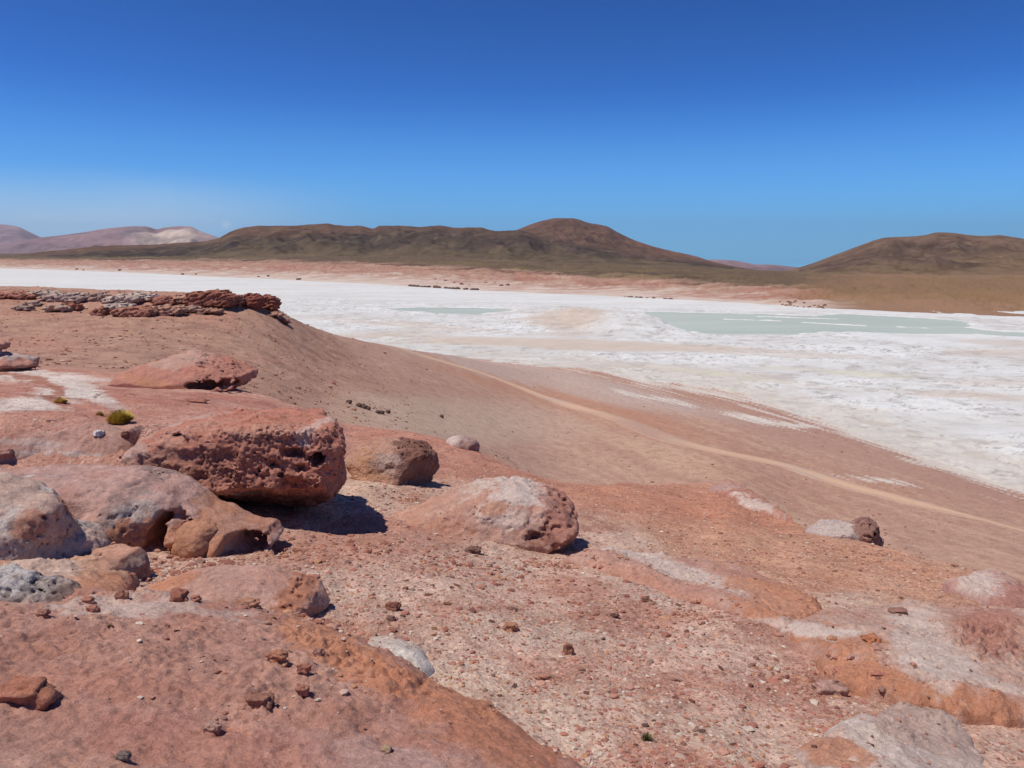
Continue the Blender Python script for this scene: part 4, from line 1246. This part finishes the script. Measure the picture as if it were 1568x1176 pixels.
# --- broken ledge along the rim of the spur: every block its own rock
LED = 'blocks of the broken rock ledge on the far spur'
ledge = [
 # px, py, rx, ry, depth radius, colour, label
 (22, 453, 26, 3.5, 1.2, (0.42, 0.24, 0.2), 'flat dark block at the far left end of the ledge on the spur'),
 (64, 452, 16, 4, 1.1, (0.42, 0.36, 0.33), 'pale flat block second from the left end of the ledge'),
 (100, 457, 24, 5, 1.2, (0.44, 0.36, 0.33), 'long pale grey block with dark underside left on the ledge'),
 (140, 456, 14, 5, 1.0, (0.40, 0.34, 0.32), 'pale grey block just right of the long pale block on the ledge'),
 (186, 459, 20, 5, 1.1, (0.48, 0.41, 0.37), 'whitish layered block on the upper row of the ledge'),
 (215, 456, 14, 5, 1.0, (0.50, 0.43, 0.39), 'whitest upper block of the ledge beside a dark gap'),
 (252, 461, 14, 5, 1.0, (0.34, 0.19, 0.16), 'dark brown upper block with a black hollow below in mid ledge'),
 (283, 460, 14, 5, 1.0, (0.44, 0.33, 0.29), 'pale block between two dark hollows of the ledge'),
 (321, 461, 25, 10, 1.3, (0.32, 0.16, 0.13), 'biggest dark red block of the ledge with a flat top'),
 (356, 462, 10, 6, .9, (0.36, 0.21, 0.18), 'small rounded block right of the biggest ledge block'),
 (384, 463, 11, 9, 1.0, (0.27, 0.12, 0.10), 'dark red upright block near the right end of the ledge'),
 (409, 466, 11, 9, 1.0, (0.31, 0.15, 0.12), 'last block at the right tip of the ledge'),
 (292, 474, 9, 4, .8, (0.42, 0.33, 0.3), 'small pale block at the foot of the biggest ledge block'),
 (205, 479, 22, 6, 1.0, (0.42, 0.25, 0.2), 'brown lower block with a black shadow line below the whitish block'),
 (247, 477, 22, 6, 1.0, (0.45, 0.32, 0.27), 'pale pink lower block in the lower row of the ledge'),
 (180, 471, 14, 4, .9, (0.46, 0.40, 0.37), 'thin pale slab between the upper and lower rows of the ledge'),
 (320, 477, 12, 3.5, .7, (0.36, 0.25, 0.21), 'low block under the biggest ledge block'),
 (33, 473, 9, 3.5, .6, (0.42, 0.37, 0.34), 'small grey stone below the left part of the ledge'),
 (86, 473, 12, 5, .7, (0.44, 0.38, 0.35), 'grey stepped stone below the long pale ledge block'),
 (50, 466, 8, 2.5, .5, (0.42, 0.38, 0.35), 'tiny grey stone above the small grey stone at far left'),
 (110, 471, 10, 4, .6, (0.36, 0.19, 0.15), 'reddish stone right of the grey stepped stone'),
 (150, 479, 8, 5, .6, (0.36, 0.20, 0.16), 'small red knob left of the lower ledge row'),
 (420, 482, 8, 3, .6, (0.42, 0.30, 0.26), 'pale stone on the spur edge just below the ledge tip'),
 (436, 492, 5, 2.5, .5, (0.30, 0.18, 0.15), 'dark stone lowest on the spur edge against the salt'),
]
for i, (a, b, rx, ry, rd, colr, lab) in enumerate(ledge):
    rr = ray(a, b + ry * .8)
    T = np.exp(np.linspace(math.log(50), math.log(125), 600))
    dd = CAMZ + rr[2] * T - tab(TZ, rr[0] * T, rr[1] * T)
    t = T[np.argmax(dd < 0)] if (dd < 0).any() else 88.0
    t = min(t, 92)
    colr = tuple(np.array(colr) * np.array([1.03, .92, .84]))
    r = Rock(a, b, t, .11)
    w, hh = rx * 1.45, ry * 1.35
    j = lambda q: rnd.uniform(-q, q)
    r.prism([(a - w, b + j(.3) * hh), (a - w * .8, b - hh * .7 + j(.2) * hh), (a - w * .2, b - hh), (a + w * .5, b - hh * .95 + j(.2) * hh), (a + w * .95, b - hh * .5), (a + w, b + hh * .1), (a + w * .8, b + hh * .6), (a + w * .3, b + hh * .45), (a - w * .5, b + hh * .6)],
            -rd * .9, rd * 1.6, .16, lean=.2)
    r.ell(a + j(.3) * w, b + hh * .8, w * .62, hh * 1.1, rd * .8, .5, 0, .1)
    colr = tuple(np.array(colr) * np.array([.90, .80, .74])) if i not in (1, 2, 4, 5, 15) else colr
    o = r.build('ledge_block', M_BLOCK, colr, noise=((1.1, .16), (.4, .07)), pits=((a, b, w, hh, 0, .25, .4, .3),), strata=.16, seed=20 + i * 3.7)
    tag(o, lab, 'rock', LED)

# --- loose stones with a look of their own
def stone(px, py, w, h, flat, colr, label, cat='stone', seed=0.0, ang=0.0, name='loose_stone', group=None, mat=None):
    x, y, T = surf_hit(px, py + h * .35)
    k = T / FPX
    rx, rz = w / 2 * k, h / 2 * k * 1.15
    n = 20
    u, v = np.meshgrid(np.linspace(0, 2 * np.pi, 2 * n, endpoint=False), np.linspace(0, np.pi, n + 1), indexing='ij')
    d = np.stack([np.sin(v) * np.cos(u), np.sin(v) * np.sin(u), np.cos(v)], -1)
    q = np.sign(d) * np.abs(d)**.7
    nn = 1 + .42 * fbm3(d[..., 0] * 1.4 + seed, d[..., 1] * 1.4, d[..., 2] * 1.4 + seed, 4)
    a = math.radians(ang)
    vx = q[..., 0] * rx * nn; vy = q[..., 1] * rx * flat * nn; vz = q[..., 2] * rz * nn
    vx, vz = vx * math.cos(a) - vz * math.sin(a), vx * math.sin(a) + vz * math.cos(a)
    z0 = surf_z(x, y)[0] + rz * .3
    V = np.stack([vx + x, vy + y, vz + z0], -1).reshape(-1, 3)
    m = n + 1; i = np.arange(2 * n * m).reshape(2 * n, m); i2 = np.roll(i, -1, 0)
    Fc = np.stack([i[:, :-1], i[:, 1:], i2[:, 1:], i2[:, :-1]], -1).reshape(-1, 4)
    c = np.empty((len(V), 3), np.float32); c[:] = colr
    c *= (1 + .2 * fbm3(V[:, 0] * 12, V[:, 1] * 12, V[:, 2] * 12, 3))[:, None]
    o = link_mesh(name, V, Fc, mat or M_ROCK, c, (x, y, z0 - rz * .3))
    return tag(o, label, cat, group)


stone(40, 1057, 78, 34, .7, (0.42, 0.18, 0.115), 'flat wedge of orange stone with black shadow below at the left edge of the slab', seed=1.1)
stone(82, 1063, 16, 13, .8, (0.46, 0.32, 0.27), 'small pale stone touching the right tip of the flat orange wedge', seed=2.2)
stone(69, 1068, 15, 9, .8, (0.46, 0.34, 0.29), 'tiny pale stone in front of the flat orange wedge', seed=2.9)
stone(275, 914, 26, 20, .8, (0.33, 0.14, 0.095), 'round dark red stone resting against the peach flanked rock', seed=3.3)
stone(187, 911, 16, 14, .8, (0.36, 0.17, 0.12), 'small dark stone beside pale grit left of the round dark red stone', seed=4.4)
stone(135, 918, 20, 8, .7, (0.44, 0.20, 0.14), 'flat red stone on the slab nearest the grey pitted rock', seed=5.5)
stone(142, 932, 18, 10, .7, (0.42, 0.19, 0.14), 'brick like red stone just below the flat red stone', seed=6.6)
stone(66, 938, 18, 9, .7, (0.36, 0.18, 0.14), 'dark red stone on the slab below the grey pitted rock', seed=7.7)
stone(380, 922, 34, 10, .6, (0.42, 0.22, 0.15), 'low reddish stone along the foot of the peach flanked rock', seed=8.8)
stone(300, 917, 14, 9, .8, (0.42, 0.2, 0.14), 'small red stone right of the round dark red stone', seed=8.1)
stone(326, 1114, 24, 15, .7, (0.40, 0.24, 0.19), 'pinkish stone alone in the middle of the foreground slab', seed=9.9)
stone(190, 1157, 18, 13, .8, (0.22, 0.17, 0.15), 'small grey stone on the slab close to the bottom edge', seed=10.1)
stone(592, 1147, 16, 10, .8, (0.44, 0.31, 0.2), 'tan stone on the slab low in the photo left of centre', seed=10.7)
stone(488, 999, 14, 10, .8, (0.34, 0.18, 0.14), 'little dark stone on the upper right rim of the slab', seed=11.3)
stone(396, 1073, 40, 20, .6, (0.34, 0.17, 0.12), 'crumbling dark red knob on the slab left of the orange rim', seed=12.7)
stone(464, 1058, 18, 13, .7, (0.38, 0.17, 0.12), 'dark red nodule on the slab, lower of two', seed=13.1)
stone(465, 1022, 20, 12, .7, (0.40, 0.17, 0.115), 'red nodule on the slab, upper of two', seed=13.9)
stone(424, 1005, 28, 14, .7, (0.42, 0.19, 0.12), 'orange crumbly nodule on the slab below the black ended rock', seed=14.3)
stone(601, 928, 22, 14, .8, (0.26, 0.11, 0.08), 'dark wedge shaped stone with shadow on gravel left of centre', seed=15.7)
stone(598, 948, 12, 8, .8, (0.22, 0.12, 0.095), 'tiny dark stone just below the dark wedge shaped stone', seed=16.1)
stone(781, 960, 22, 15, .8, (0.42, 0.21, 0.14), 'orange brown stone with dark end in mid gravel', seed=17.3)
stone(870, 993, 14, 22, .8, (0.40, 0.20, 0.14), 'upright orange stone on gravel right of the mid gravel stone', seed=18.9)
stone(832, 1037, 26, 12, .7, (0.44, 0.22, 0.16), 'reddish flat stone lowest of the larger stones on mid gravel', seed=19.1)
stone(989, 919, 14, 8, .8, (0.20, 0.10, 0.075), 'dark stone on gravel left of the white crested rock', seed=20.3)
stone(941, 943, 13, 8, .8, (0.18, 0.09, 0.07), 'dark stone on gravel under the dark stone by the white crested rock', seed=21.7)
stone(1333, 979, 26, 12, .8, (0.45, 0.185, 0.10), 'orange disc shaped stone lying on the grey slab at right', seed=22.9)
stone(725, 842, 22, 11, .8, (0.20, 0.11, 0.09), 'dark brown stone on pale grit in front of the whitish boulder', seed=23.3)
stone(1268, 1054, 44, 20, .7, (0.44, 0.27, 0.22), 'pinkish stone with dark underside by the hollow of the right slab', seed=24.1)
stone(1375, 935, 26, 7, .7, (0.34, 0.18, 0.14), 'thin dark stone above the pale top of the right slab', seed=25.7)
stone(40, 736, 30, 9, .7, (0.42, 0.22, 0.17), 'flat red stone on white crust above the cream rock', seed=26.3)
stone(5, 732, 20, 9, .8, (0.2, 0.13, 0.11), 'grey brown stone at the left edge above the cream rock', seed=26.9)
stone(152, 665, 14, 9, .8, (0.68, 0.64, 0.61), 'small white stone at the end of the ledge below the grass tuft', seed=27.3)
stone(192, 668, 12, 11, .8, (0.2, 0.09, 0.07), 'dark hollow looking stone right of the small white stone', seed=27.9)
stone(8, 697, 26, 11, .8, (0.40, 0.21, 0.17), 'pink stone on the left edge at the foot of the low ledge', seed=28.3)
stone(298, 614, 34, 7, .7, (0.36, 0.16, 0.12), 'flat dark red stone on bare rock between hollowed hump and big boulder', seed=29.3)
stone(405, 822, 0.1, 0.1, .8, (0.36, 0.16, 0.12), 'x', seed=29.9) if False else None

# row of small stones on the valley floor
for i, (a, b) in enumerate([(535, 633), (550, 633), (557, 632), (564, 632), (579, 634), (585, 634), (594, 633), (676, 639)]):
    rr = ray(a, b); T = np.exp(np.linspace(math.log(60), math.log(300), 900))
    dd = CAMZ + rr[2] * T - tab(TZ, rr[0] * T, rr[1] * T); t = T[np.argmax(dd < 0)]
    x, y = rr[0] * t, rr[1] * t
    u, v = np.meshgrid(np.linspace(0, 2 * np.pi, 12, endpoint=False), np.linspace(0, np.pi, 8), indexing='ij')
    d = np.stack([np.sin(v) * np.cos(u), np.sin(v) * np.sin(u), np.cos(v)], -1)
    nn = 1 + .3 * fbm3(d[..., 0] * 1.4 + i * 3, d[..., 1] * 1.4, d[..., 2] * 1.4 + i, 3)
    V = (d * nn[..., None] * np.array([.24, .22, .18])).reshape(-1, 3) * rnd.uniform(.8, 1.2) + np.array([x, y, float(gz_full(x, y)[0]) + .1])
    k = np.arange(12 * 8).reshape(12, 8); k2 = np.roll(k, -1, 0)
    Fc = np.stack([k[:, :-1], k[:, 1:], k2[:, 1:], k2[:, :-1]], -1).reshape(-1, 4)
    c = np.empty((len(V), 3), np.float32); c[:] = (0.13, 0.08, 0.065)
    o = link_mesh('marker_stone', V, Fc, M_BLOCK, c, (x, y, float(gz_full(x, y)[0])))
    if i < 7: tag(o, 'small dark stone in the row of seven on the valley floor', 'stone', 'row of dark stones on the valley floor')
    else: tag(o, 'single small dark stone on the valley floor right of the row of seven', 'stone')

# dark outcrops along the far shore
def lump(seed_, n=14, flat=.5):
    u, v = np.meshgrid(np.linspace(0, 2 * np.pi, n, endpoint=False), np.linspace(0, np.pi, 9), indexing='ij')
    d = np.stack([np.sin(v) * np.cos(u), np.sin(v) * np.sin(u), np.cos(v)], -1)
    d = np.sign(d) * np.abs(d)**.75
    nn = 1 + .38 * fbm3(d[..., 0] * 1.6 + seed_, d[..., 1] * 1.6, d[..., 2] * 1.6 + seed_, 3)
    V = (d * nn[..., None]).reshape(-1, 3)
    k = np.arange(n * 9).reshape(n, 9); k2 = np.roll(k, -1, 0)
    return V, np.stack([k[:, :-1], k[:, 1:], k2[:, 1:], k2[:, :-1]], -1).reshape(-1, 4)


shore_sets = [
 ('dark jagged rock in the row on the far white shore left of centre', 'dark rocks on the far shore left of centre', [(rnd.uniform(628, 735), 0) for _ in range(30)], (0.17, 0.105, 0.09), (2.2, 5.5)),
 ('dark rock in the short row on the far shore right of centre', 'dark rocks on the far shore right of centre', [(rnd.uniform(955, 1030), 0) for _ in range(20)], (0.16, 0.09, 0.075), (1.2, 3.0)),
 ('red brown rock in the scattered cluster where the far shore meets the brown plain', 'red rocks at the far shore near the brown plain', [(rnd.uniform(1192, 1265), rnd.uniform(-6, 1)) for _ in range(30)], (0.26, 0.12, 0.09), (.8, 2.2)),
 ('dark red rock half way up the pink bank across the lagoon', 'dark red rocks on the pink bank', [(rnd.uniform(650, 780), rnd.uniform(-13, -6)) for _ in range(12)], (0.28, 0.13, 0.105), (2.0, 5.0)),
 ('small dark rock on the far left shore of the salt flat', 'dark rocks on the far left shore', [(q + rnd.uniform(-14, 14), rnd.uniform(-3, 0)) for q in (125, 190, 290, 400, 455, 130, 300, 410)], (0.16, 0.10, 0.085), (4.0, 8.0)),
]
sid = 0
for lab, grp, pts, colr, (s0, s1) in shore_sets:
    protos = []
    for _ in range(4):
        V, Fc = lump(3.1 * sid); sid += 1
        c = np.empty((len(V), 3), np.float32); c[:] = colr
        c *= (1 + .25 * fbm3(V[:, 0] * 3, V[:, 1] * 3, V[:, 2] * 3, 2))[:, None]
        protos.append((V, Fc, c))
    meshes = []
    for i, (a, dpy) in enumerate(pts):
        line = np.interp(a, [0, 200, 340, 420, 540, 620, 700, 870, 1000, 1100, 1240, 1400], [411, 418, 425, 428, 434, 439, 444, 452, 458, 463, 472, 480]) - 1.2
        rr = ray(a, line + dpy); T = np.exp(np.linspace(math.log(350), math.log(3000), 2500))
        dd = CAMZ + rr[2] * T - tab(TZ, rr[0] * T, rr[1] * T); t = T[np.argmax(dd < 0)] if (dd < 0).any() else T[-1]
        x, y = rr[0] * t, rr[1] * t
        if i < 4:
            o = link_mesh('shore_rock', *protos[i][:2], M_BLOCK, protos[i][2], (0, 0, 0)); meshes.append(o.data)
        else:
            o = bpy.data.objects.new('shore_rock', meshes[i % 4]); COL.objects.link(o)
        s = rnd.uniform(s0, s1)
        o.location = (x, y, max(0, float(gz_full(x, y)[0])) + s * .12)
        s *= .45
        o.scale = (s * 1.2, s * .9, s * rnd.uniform(.35, .75)); o.rotation_euler = (0, 0, rnd.uniform(0, 6.28))
        tag(o, lab, 'rock', grp)

# ------------------------------------------------------------------ grass tufts
def mat_grass():
    t = NT('dry_grass'); return t.done(t.attr(), 0.8, None, 0.2)


M_GRASS = mat_grass()


def tuft(px, py, w, h, col, label, n=2200):
    x, y, T = surf_hit(px, py)
    k = T / FPX; R = w / 2 * k; Hh = h * k
    a = nrs.rand(n) * 6.283; rr = np.sqrt(nrs.rand(n)); lean = rr * 1.2
    bx, by = rr * np.cos(a) * R * .45, rr * np.sin(a) * R * .45
    L = Hh * (1.1 - .35 * rr**2) * (.55 + .65 * nrs.rand(n))
    dx, dy, dz = np.sin(lean) * np.cos(a), np.sin(lean) * np.sin(a), np.cos(lean)
    wv = .012 * R / .15 * .5
    sx, sy = -np.sin(a + nrs.rand(n)), np.cos(a + nrs.rand(n))
    tip = np.stack([bx + dx * L, by + dy * L, dz * L], 1); mid = np.stack([bx + dx * L * .55, by + dy * L * .55, dz * L * .62], 1)
    b0 = np.stack([bx - sx * wv, by - sy * wv, 0 * bx - .02], 1); b1 = np.stack([bx + sx * wv, by + sy * wv, 0 * bx - .02], 1)
    off = np.stack([sx * wv, sy * wv, 0 * sx], 1)
    V = np.stack([b0, b1, mid + off, mid - off, tip], 1).reshape(-1, 3)
    i = np.arange(n)[:, None] * 5
    Fc = np.concatenate([i + np.array([0, 1, 2]), i + np.array([0, 2, 3]), i + np.array([3, 2, 4])])
    z0 = surf_z(x, y)[0]
    c = np.empty((n, 5, 3), np.float32); c[:] = col
    c *= (0.7 + .6 * nrs.rand(n))[:, None, None]
    o = link_mesh('grass_tuft', V + np.array([x, y, z0]), Fc, M_GRASS, c.reshape(-1, 3), (x, y, z0), False)
    return tag(o, label, 'grass tuft')


tuft(184, 648, 36, 19, (0.50, 0.38, 0.085), 'largest round yellow green grass tuft above the low rock ledge')
tuft(93, 617, 26, 8, (0.62, 0.42, 0.16), 'flat yellowish grass tuft farthest left by the white salt patch', 900)
tuft(153, 636, 14, 6, (0.5, 0.34, 0.12), 'tiny dry grass tuft just left of the largest tuft', 700)
tuft(990, 1132, 22, 9, (0.16, 0.15, 0.06), 'small grey green sprig growing in the gravel near the bottom edge', 220)

# ------------------------------------------------------------------ loose stones on the gravel, then the gravel itself
ICO = []
ph = (1 + 5**.5) / 2
for a, b in ((1, ph), (-1, ph), (1, -ph), (-1, -ph)):
    ICO += [(0, a, b), (a, b, 0), (b, 0, a)]
ICO = np.array(ICO, float); ICO /= np.linalg.norm(ICO[0])
import itertools
el = min(np.linalg.norm(ICO[0] - ICO[i]) for i in range(1, 12)) * 1.1
IF = []
for a, b, c in itertools.combinations(range(12), 3):
    if all(np.linalg.norm(ICO[p] - ICO[q]) < el for p, q in ((a, b), (b, c), (a, c))):
        nrm = np.cross(ICO[b] - ICO[a], ICO[c] - ICO[a])
        IF.append((a, b, c) if nrm.dot(ICO[a]) > 0 else (a, c, b))
IF = np.array(IF)


def on_slab_mask(x, y):
    m = np.zeros(x.shape, bool)
    for lo, hi, Zs, d in SLABS:
        i = np.clip(((x - lo[0]) / (hi[0] - lo[0]) * (Zs.shape[0] - 1)).astype(int), 0, Zs.shape[0] - 1); j = np.clip(((y - lo[1]) / (hi[1] - lo[1]) * (Zs.shape[1] - 1)).astype(int), 0, Zs.shape[1] - 1)
        m |= (x > lo[0]) & (x < hi[0]) & (y > lo[1]) & (y < hi[1]) & (d[i, j] > -.01)
    return m


def mat_pebble():
    t = NT('pebble_stone'); n = t.ramp(t.noise(90, 4), [(.3, grey(.8)), (.7, grey(1.2))])
    return t.done(t.mix(1, t.attr(), n, 'MULTIPLY'), .9, None, .2)


M_PEB = mat_pebble()
N = 90000
py_ = nrs.uniform(660, 1250, N * 2); px_ = nrs.uniform(-80, 1660, N * 2)
# draw positions evenly in ground depth order: denser near the camera
yy = np.exp(nrs.uniform(math.log(3.0), math.log(24), N)); cx_ = nrs.uniform(-.78, .78, N)
xx = cx_ * yy
kk = tab(TK, xx, yy)
clump = fbm2(xx / 1.1, yy / 1.1, 121, 3)
ppx, ppy = proj(xx, yy, tab(TZ, xx, yy))
ons = on_slab_mask(xx, yy)
ok = (kk < 6.4) & (~ons | (nrs.rand(N) < .05)) & (nrs.rand(N) < np.clip(.65 + .5 * clump, .15, 1)) & ~((ppx < 500 - .3 * (720 - ppy)) & (ppy < 720) & (nrs.rand(N) > .12))
xx, yy = xx[ok], yy[ok]; N = len(xx)
sz = np.exp(nrs.normal(math.log(.0082), .5, N)) * (.7 + .045 * yy); sz = np.clip(sz, .004, .036)
V = ICO[None] * (1 + .28 * (nrs.rand(N, 12, 1) - .5) * 2)
V = V * np.stack([nrs.uniform(.7, 1.3, N), nrs.uniform(.6, 1.1, N), nrs.uniform(.2, .5, N)], 1)[:, None, :]
an = nrs.rand(N) * 6.283; ca, sa = np.cos(an)[:, None], np.sin(an)[:, None]
V = np.stack([V[..., 0] * ca - V[..., 1] * sa, V[..., 0] * sa + V[..., 1] * ca, V[..., 2]], -1) * sz[:, None, None]
zz = surf_zv(xx, yy)
V = V + np.stack([xx, yy, zz + sz * .2], 1)[:, None, :]
pal = np.array([(0.36, 0.15, 0.11), (0.44, 0.24, 0.18), (0.30, 0.125, 0.09), (0.50, 0.34, 0.27), (0.42, 0.20, 0.14), (0.56, 0.46, 0.38), (0.24, 0.13, 0.10), (0.46, 0.235, 0.135)])
ci = pal[nrs.choice(len(pal), N, p=[.2, .2, .12, .15, .13, .07, .05, .08])] * nrs.uniform(.85, 1.12, (N, 1))

# rubble gathered against the feet of the boulders
rx_, ry_ = [], []
for (cpx_, cpy_, rad, cnt) in ((430, 842, 1.0, 260), (640, 765, .9, 200), (720, 862, 1.2, 420), (860, 866, .5, 160), (330, 868, .9, 300), (490, 975, .35, 160), (1330, 846, .7, 160), (1240, 1040, .5, 160), (1060, 950, 1.2, 260), (250, 872, .6, 200)):
    p_, _ = G(cpx_, cpy_)
    a_ = nrs.rand(cnt) * 6.283; q_ = rad * np.abs(nrs.normal(0, .6, cnt))
    rx_.append(p_[0] + q_ * np.cos(a_) * 1.3); ry_.append(p_[1] + q_ * np.sin(a_) * .8)
xr, yr = np.concatenate(rx_), np.concatenate(ry_)
sr = np.clip(np.exp(nrs.normal(math.log(.013), .55, len(xr))), .005, .04)
vr = ICO[None] * (1 + .3 * (nrs.rand(len(xr), 12, 1) - .5) * 2) * np.stack([nrs.uniform(.8, 1.4, len(xr)), nrs.uniform(.6, 1.1, len(xr)), nrs.uniform(.3, .7, len(xr))], 1)[:, None, :] * sr[:, None, None]
V = np.concatenate([V, vr + np.stack([xr, yr, surf_zv(xr, yr) + sr * .2], 1)[:, None, :]]); ci = np.concatenate([ci, pal[nrs.choice(len(pal), len(xr), p=[.22, .16, .2, .08, .16, .02, .08, .08])] * nrs.uniform(.8, 1.1, (len(xr), 1))]); N = len(V)
N2 = 16000
y2 = np.exp(nrs.uniform(math.log(38), math.log(190), N2)); x2 = nrs.uniform(-.72, .72, N2) * y2
k2 = tab(TK, x2, y2)
cl2 = fbm2(x2 / 9, y2 / 9, 131, 3)
ok = (k2 > 7.2) & (k2 < 11.6) & (nrs.rand(N2) < np.clip((.16 + .5 * cl2) + .55 * (x2 / y2 < -.12 + .0 * cl2), .05, 1))
x2, y2 = x2[ok], y2[ok]; N2 = len(x2)
s2 = np.clip(np.exp(nrs.normal(math.log(.055), .5, N2)), .03, .26)
V2 = ICO[None] * (1 + .3 * (nrs.rand(N2, 12, 1) - .5) * 2) * np.stack([nrs.uniform(.8, 1.5, N2), nrs.uniform(.6, 1.1, N2), nrs.uniform(.3, .7, N2)], 1)[:, None, :] * s2[:, None, None]
V2 = V2 + np.stack([x2, y2, gz_full(x2, y2) + s2 * .2], 1)[:, None, :]
c2 = pal[nrs.choice(len(pal), N2, p=[.15, .15, .25, .08, .15, .02, .15, .05])] * nrs.uniform(.7, 1.1, (N2, 1))
V = np.concatenate([V, V2]); ci = np.concatenate([ci, c2]); N = N + N2
Fc = (IF[None] + 12 * np.arange(N)[:, None, None]).reshape(-1, 3)
o = link_mesh('gravel', V.reshape(-1, 3), Fc, M_PEB, np.repeat(ci, 12, 0), (0, 0, 0), False)
o['kind'] = 'stuff'; o['label'] = 'red, pink and pale gravel strewn over the near slope'; o['category'] = 'gravel'

# 240 single stones large enough to tell apart
protos = []
for i in range(10):
    V, Fc = lump(50 + 2.7 * i, 16)
    base = pal[[0, 1, 2, 3, 4, 6, 2, 7, 0, 6][i]]
    c = np.empty((len(V), 3), np.float32); c[:] = base
    c *= (1 + .25 * fbm3(V[:, 0] * 3, V[:, 1] * 3, V[:, 2] * 3, 2))[:, None]
    protos.append((V, Fc, c))
meshes = {}
words_ = {0: 'brick red', 1: 'pink', 2: 'dark red', 3: 'pale pink', 4: 'reddish', 5: 'dark brown', 6: 'dark red', 7: 'orange', 8: 'brick red', 9: 'dark brown'}
NS = [0, 0]
for i in range(250):
    for _ in range(90):
        y = math.exp(rnd.uniform(math.log(3.4), math.log(17))); x = rnd.uniform(-.66, .66) * y
        a, b = proj(x, y, gz(x, y))
        if b < 1180 and 0 < a < 1568 and float(tab(TK, np.array([x]), np.array([y]))[0]) < 6.1 and not ((a < 560) and (b < 850)) and not (NS[1] > 45 and surf_z(x, y)[1]): break
    z, on = surf_z(x, y)
    NS[on] += 1
    k = i % 10
    s = rnd.uniform(.011, .024) * (0.75 + .05 * y) * (0.7 if on else 1)
    if k not in meshes:
        o = link_mesh('small_stone', *protos[k][:2], M_ROCK, protos[k][2], (0, 0, 0)); meshes[k] = o.data
    else:
        o = bpy.data.objects.new('small_stone', meshes[k]); COL.objects.link(o)
    o.location = (x, y, z + s * .15)
    o.scale = (s * rnd.uniform(.8, 1.5), s * rnd.uniform(.6, 1), s * rnd.uniform(.25, .5)); o.rotation_euler = (rnd.uniform(-.4, .4), rnd.uniform(-.3, .3), rnd.uniform(0, 6.28))
    if on: tag(o, 'small %s stone lying loose on smooth bare slab rock' % words_[k], 'stone', 'small %s stones on the smooth slabs' % words_[k])
    else: tag(o, 'small %s stone lying loose among the gravel of the near slope' % words_[k], 'stone', 'small %s stones among the gravel' % words_[k])

# ------------------------------------------------------------------ thin desert haze
bpy.ops.mesh.primitive_cube_add(size=1)
hz = bpy.context.object
hz.name = 'haze'; hz.data.name = 'haze'
hz.scale = (90000, 60000, 2400)
hz.location = (0, 20000, 2400 / 2 - 420)
hm = bpy.data.materials.new('thin_haze'); hm.use_nodes = True
hm.node_tree.nodes.clear()
ho = hm.node_tree.nodes.new('ShaderNodeOutputMaterial'); hv = hm.node_tree.nodes.new('ShaderNodeVolumePrincipled')
hv.inputs['Color'].default_value = (0.62, 0.78, 1.0, 1); hv.inputs['Density'].default_value = HAZE_D
hv.inputs['Anisotropy'].default_value = 0.2
hm.node_tree.links.new(hv.outputs[0], ho.inputs['Volume'])
hz.data.materials.append(hm)
hz['kind'] = 'stuff'
